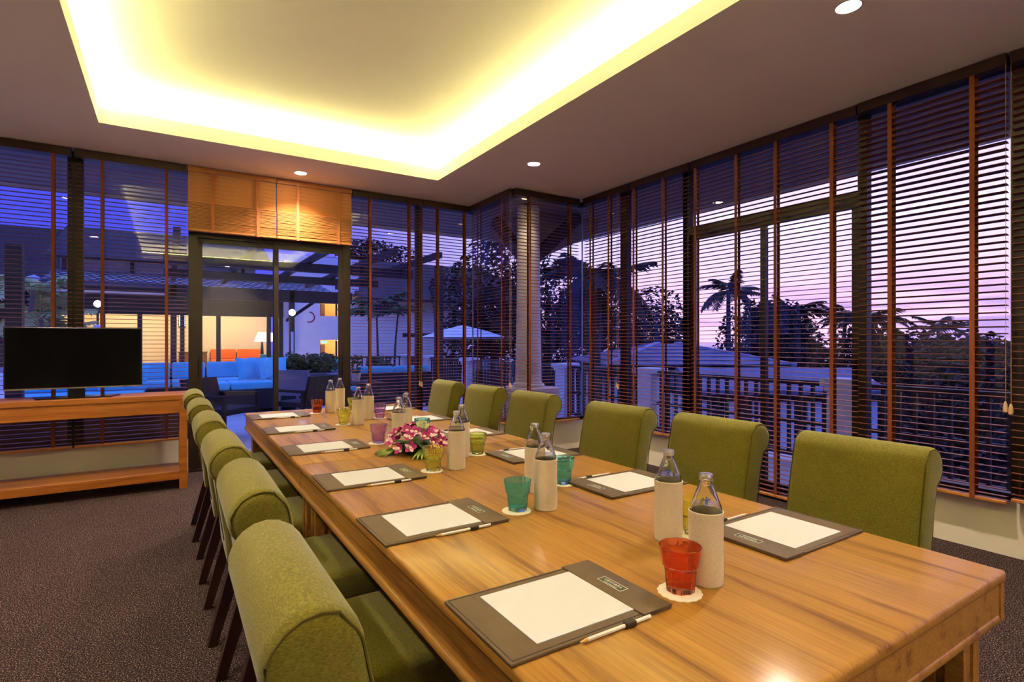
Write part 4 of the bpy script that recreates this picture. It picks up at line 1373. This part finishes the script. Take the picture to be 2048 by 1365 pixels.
# ------------------------------------------------------------------ hotel wing with openings, dark roofs
hw_ = thing('hotel_wing', 'white hotel wing with lit corridor openings beyond the patio', 'building', (8.7, 26, -.03))
X0, X1 = -4.35, 4.2
def wallpiece(x0, x1, z0, z1):
    return (x0, x1, 0, .25, z0, z1)
ox0, ox1 = -2.8, -1.55
g = G()
for b in ((X0, ox0, 0, 3.55), (ox0, ox1, 0, .30), (ox0, ox1, 1.36, 2.47), (ox0, ox1, 3.34, 3.55), (ox1, X1, 0, 3.30)):
    g.box(*wallpiece(*b))
part('facade', g, 'outside_white', hw_)
part('facade_upper', G().box(X0, -1.0, .02, .25, 3.55, 5.2), 'outside_white', hw_)
for z0, z1 in ((.30, 1.36), (2.47, 3.34)):
    op = part('corridor', G().box(ox0, ox1, 1.6, 1.7, z0 - .05, z1 + .1).box(ox0, ox1, .26, 1.6, z1, z1 + .1).box(ox0, ox1, .26, 1.6, z0 - .1, z0), 'corridor_warm', hw_)
    part('corridor_door', G().box(ox0 + .38, ox0 + .58, 1.54, 1.6, z0, z1 - .22), 'door_brown', op)
    part('corridor_post', G().box(ox0 + .74, ox0 + .80, .1, .2, z0, z1), 'dark_timber', op)
    part('exit_sign', G().box(ox0 + .12, ox0 + .40, .35, .38, z1 - .16, z1 - .04), 'exit_green', op)
    lt = thing('corridor_lamp', 'small ceiling lamp in the %s hotel corridor opening' % ('lower' if z0 < 1 else 'upper'), 'lamp', (8.7 + ox1 - .3, 26.8, z1 - .04), 0, 'hotel corridor lamps')
    part('diffuser', G().lathe([(.02, -.03), (.08, -.02), (.08, 0)], 12), 'lamp_warm', lt)
    d = bpy.data.lights.new('corridor_light', 'POINT')
    d.energy = 22
    d.color = (1, .72, .38)
    d.shadow_soft_size = .06
    o = bpy.data.objects.new('corridor_light', d)
    COL.objects.link(o)
    o.parent = lt
    o.location = (0, 0, -.08)
# curved red mark on the wall
g = G()
for k in range(9):
    a0, a1 = R(-110 + k * 22), R(-110 + (k + 1) * 22)
    r0, r1 = .20, .26
    g.add([(r0 * math.cos(a0), -.004, r0 * math.sin(a0)), (r1 * math.cos(a0), -.004, r1 * math.sin(a0)), (r1 * math.cos(a1), -.004, r1 * math.sin(a1)), (r0 * math.cos(a1), -.004, r0 * math.sin(a1))], [(0, 1, 2, 3)])
part('wall_emblem', g, 'sign_red', hw_, (-3.28, 0, 2.40))
part('string_course', G().box(1.2, X1, -.03, 0, 1.50, 1.72), 'dark_timber', hw_)
part('roof', G().prism([(-.9, 3.2), (-.9, 3.36), (6.5, 6.2), (12, 4.5), (12, 4.3), (.5, 3.3)], -1.2, 9.5, 'x'), 'roof_dark', hw_)
hb = thing('hillside_hotel', 'big dark-roofed hotel block behind the lounge roof', 'building', (-6, 36, 0))
part('wall', G().box(-16, 9.0, 2, 10, -.1, 4.2), 'roof_dark', hb)
part('roof', G().prism([(-1.5, 3.9), (-1.5, 4.2), (3, 7.5), (9, 7.5), (12, 4.2), (12, 3.9)], -18, 9.8, 'x'), 'roof_dark', hb)
part('chimney', G().box(-3.2, -2.6, 3.2, 3.8, 7.4, 8.3), 'brown_timber', hb)
gz = thing('garden_gazebo', 'small pale tiled gazebo roof behind the garden palms', 'gazebo', (-3.75, 23.5, -.03))
part('roof', G().add([(-.62, -.62, 3.12), (.62, -.62, 3.12), (.62, .62, 3.12), (-.62, .62, 3.12), (0, 0, 3.50)], [(0, 1, 4), (1, 2, 4), (2, 3, 4), (3, 0, 4), (3, 2, 1, 0)]), 'roof_tile', gz)
for a in (-1, 1):
    for b in (-1, 1):
        part('post', G().box(a * .5 - .04, a * .5 + .04, b * .5 - .04, b * .5 + .04, 0, 3.12), 'dark_timber', gz)
ps = thing('garden_parasol', 'pale parasol beyond the railing left of the white column', 'parasol', (8.2, 16.1, -3.0))
part('canopy', G().lathe([(1.5, 4.40), (.8, 4.62), (.03, 4.80), (.02, 4.76), (.8, 4.56), (1.48, 4.35)], 8, caps=False), 'outside_white', ps)
part('pole', G().lathe([(.03, 0), (.03, 4.78)], 8), 'dark_timber', ps)
def lamp_post(x, y, zg, lb, shaft):
    t = thing('lamp_post', lb, 'lamp', (x, y, -.03), 0, 'terrace lamp posts')
    part('post', G().box(-shaft, shaft, -shaft, shaft, 0, zg - .45), 'outside_white', t)
    part('post_arm', G().bar((0, 0, zg - .45), (0, 0, zg - .02), .05), 'dark_timber', t)
    part('globe', G().lathe([(.01, 0), (.07, .03), (.09, .09), (.07, .15), (.01, .18)], 14), 'lamp_globe', t, (0, 0, zg), smooth=True)
lamp_post(-1.56, 17.6, 2.18, 'white lamp post with glowing globe above the television', .085)
lamp_post(2.92, 16.2, 2.02, 'slim white lamp post with glowing globe right of the lounge', .03)
wl = thing('wall_lantern', 'warm glowing lantern at the left edge beside the television', 'lamp', (-2.75, 13.0, -.03))
part('post', G().box(-.04, .04, -.04, .04, 0, 1.50), 'dark_timber', wl)
part('lantern', G().lathe([(.03, 1.5), (.07, 1.55), (.07, 1.70), (.02, 1.76)], 10), 'lamp_warm', wl, smooth=True)

# ------------------------------------------------------------------ pavilion in the garden
pv = thing('garden_pavilion', 'hip-roofed garden pavilion with white columns below the railing', 'pavilion', (15.4, 13.8, GZ))
hx, hy, ze, za = 3.1, 2.9, 3.52, 4.18
a_ = R(-28)
cor = [(-hx, -hy, ze), (hx, -hy, ze), (hx, hy, ze), (-hx, hy, ze)]
pv.rotation_euler = (0, 0, a_)
part('roof', G().add(cor + [(-.35, 0, za), (.35, 0, za)], [(0, 1, 5, 4), (1, 2, 5), (2, 3, 4, 5), (3, 0, 4)]).add([(x, y, z - .14) for x, y, z in cor], [(3, 2, 1, 0)]), 'slate', pv)
for c in cor:
    part('hip_ridge', G().bar(c, (.35 if c[0] > 0 else -.35, 0, za + .02), .22, .10), 'slate_ridge', pv)
for k in range(6):      # courses of roof tiles on the two faces toward the terrace
    f0 = k / 6
    for s, (p, q, r_, t_) in enumerate(((cor[0], cor[1], (.35, 0, za), (-.35, 0, za)), (cor[3], cor[0], (-.35, 0, za), (-.35, 0, za)))):
        p, q, r_, t_ = Vector(p), Vector(q), Vector(r_), Vector(t_)
        A, B = p.lerp(t_, f0), q.lerp(r_, f0)
        C_, D = q.lerp(r_, f0 + .15), p.lerp(t_, f0 + .15)
        up = Vector((0, 0, .035))
        part('tile_course', G().add([A + up, B + up, C_ + up * .4, D + up * .4, A, B, C_, D], [(0, 1, 2, 3), (4, 5, 1, 0), (5, 6, 2, 1), (6, 7, 3, 2), (7, 4, 0, 3)]), 'slate', pv)
part('eave_board', G().box(-hx + .05, hx - .05, -hy + .05, -hy + .15, ze - .34, ze - .14).box(-hx + .05, -hx + .15, -hy + .15, hy - .05, ze - .34, ze - .14), 'dark_timber', pv)
for x in (-2.7, -1.35, 0, 1.35, 2.7):
    part('column', G().box(x - .13, x + .13, -hy + .3, -hy + .56, 0, ze - .14), 'outside_white', pv)
for y in (-1.2, .8, 2.6):
    part('column', G().box(-hx + .3, -hx + .56, y - .13, y + .13, 0, ze - .14), 'outside_white', pv)
pw = thing('garden_annex', 'lower tiled annex roof with white pilasters before the garden pavilion', 'pavilion', (12.4, 8.2, GZ), a_ - .1)
part('roof', G().prism([(-1.5, 3.18), (0, 3.62), (1.5, 3.18), (1.5, 3.08), (-1.5, 3.08)], -2.0, 2.3, 'x'), 'slate', pw)
part('wall', G().box(-1.9, 2.1, -1.1, 1.1, 0, 3.08), 'dark_timber', pw)
for k in range(7):
    part('pilaster', G().box(-1.85 + k * .62, -1.85 + k * .62 + .30, -1.18, -1.1, 0, 2.9), 'outside_white', pw)
for k in range(3):
    part('pilaster', G().box(-1.98, -1.9, -.95 + k * .75, -.60 + k * .75, 0, 2.9), 'outside_white', pw)

gl_ = thing('garden_spike_light', 'small garden spike light under the pale palms behind the television', 'lamp', (-1.75, 11.0, -.03))
part('spike', G().lathe([(.012, 0), (.012, .16)], 8), 'dark_timber', gl_)
part('lamp_head', G().lathe([(.03, .16), (.045, .24), (.04, .245), (.02, .20)], 12), 'lamp_warm', gl_, smooth=True)
d = bpy.data.lights.new('spike_light', 'POINT')
d.energy = 22
d.color = (1, .86, .6)
d.shadow_soft_size = .05
o = bpy.data.objects.new('spike_light', d)
COL.objects.link(o)
o.parent = gl_
o.location = (0, 0, .36)
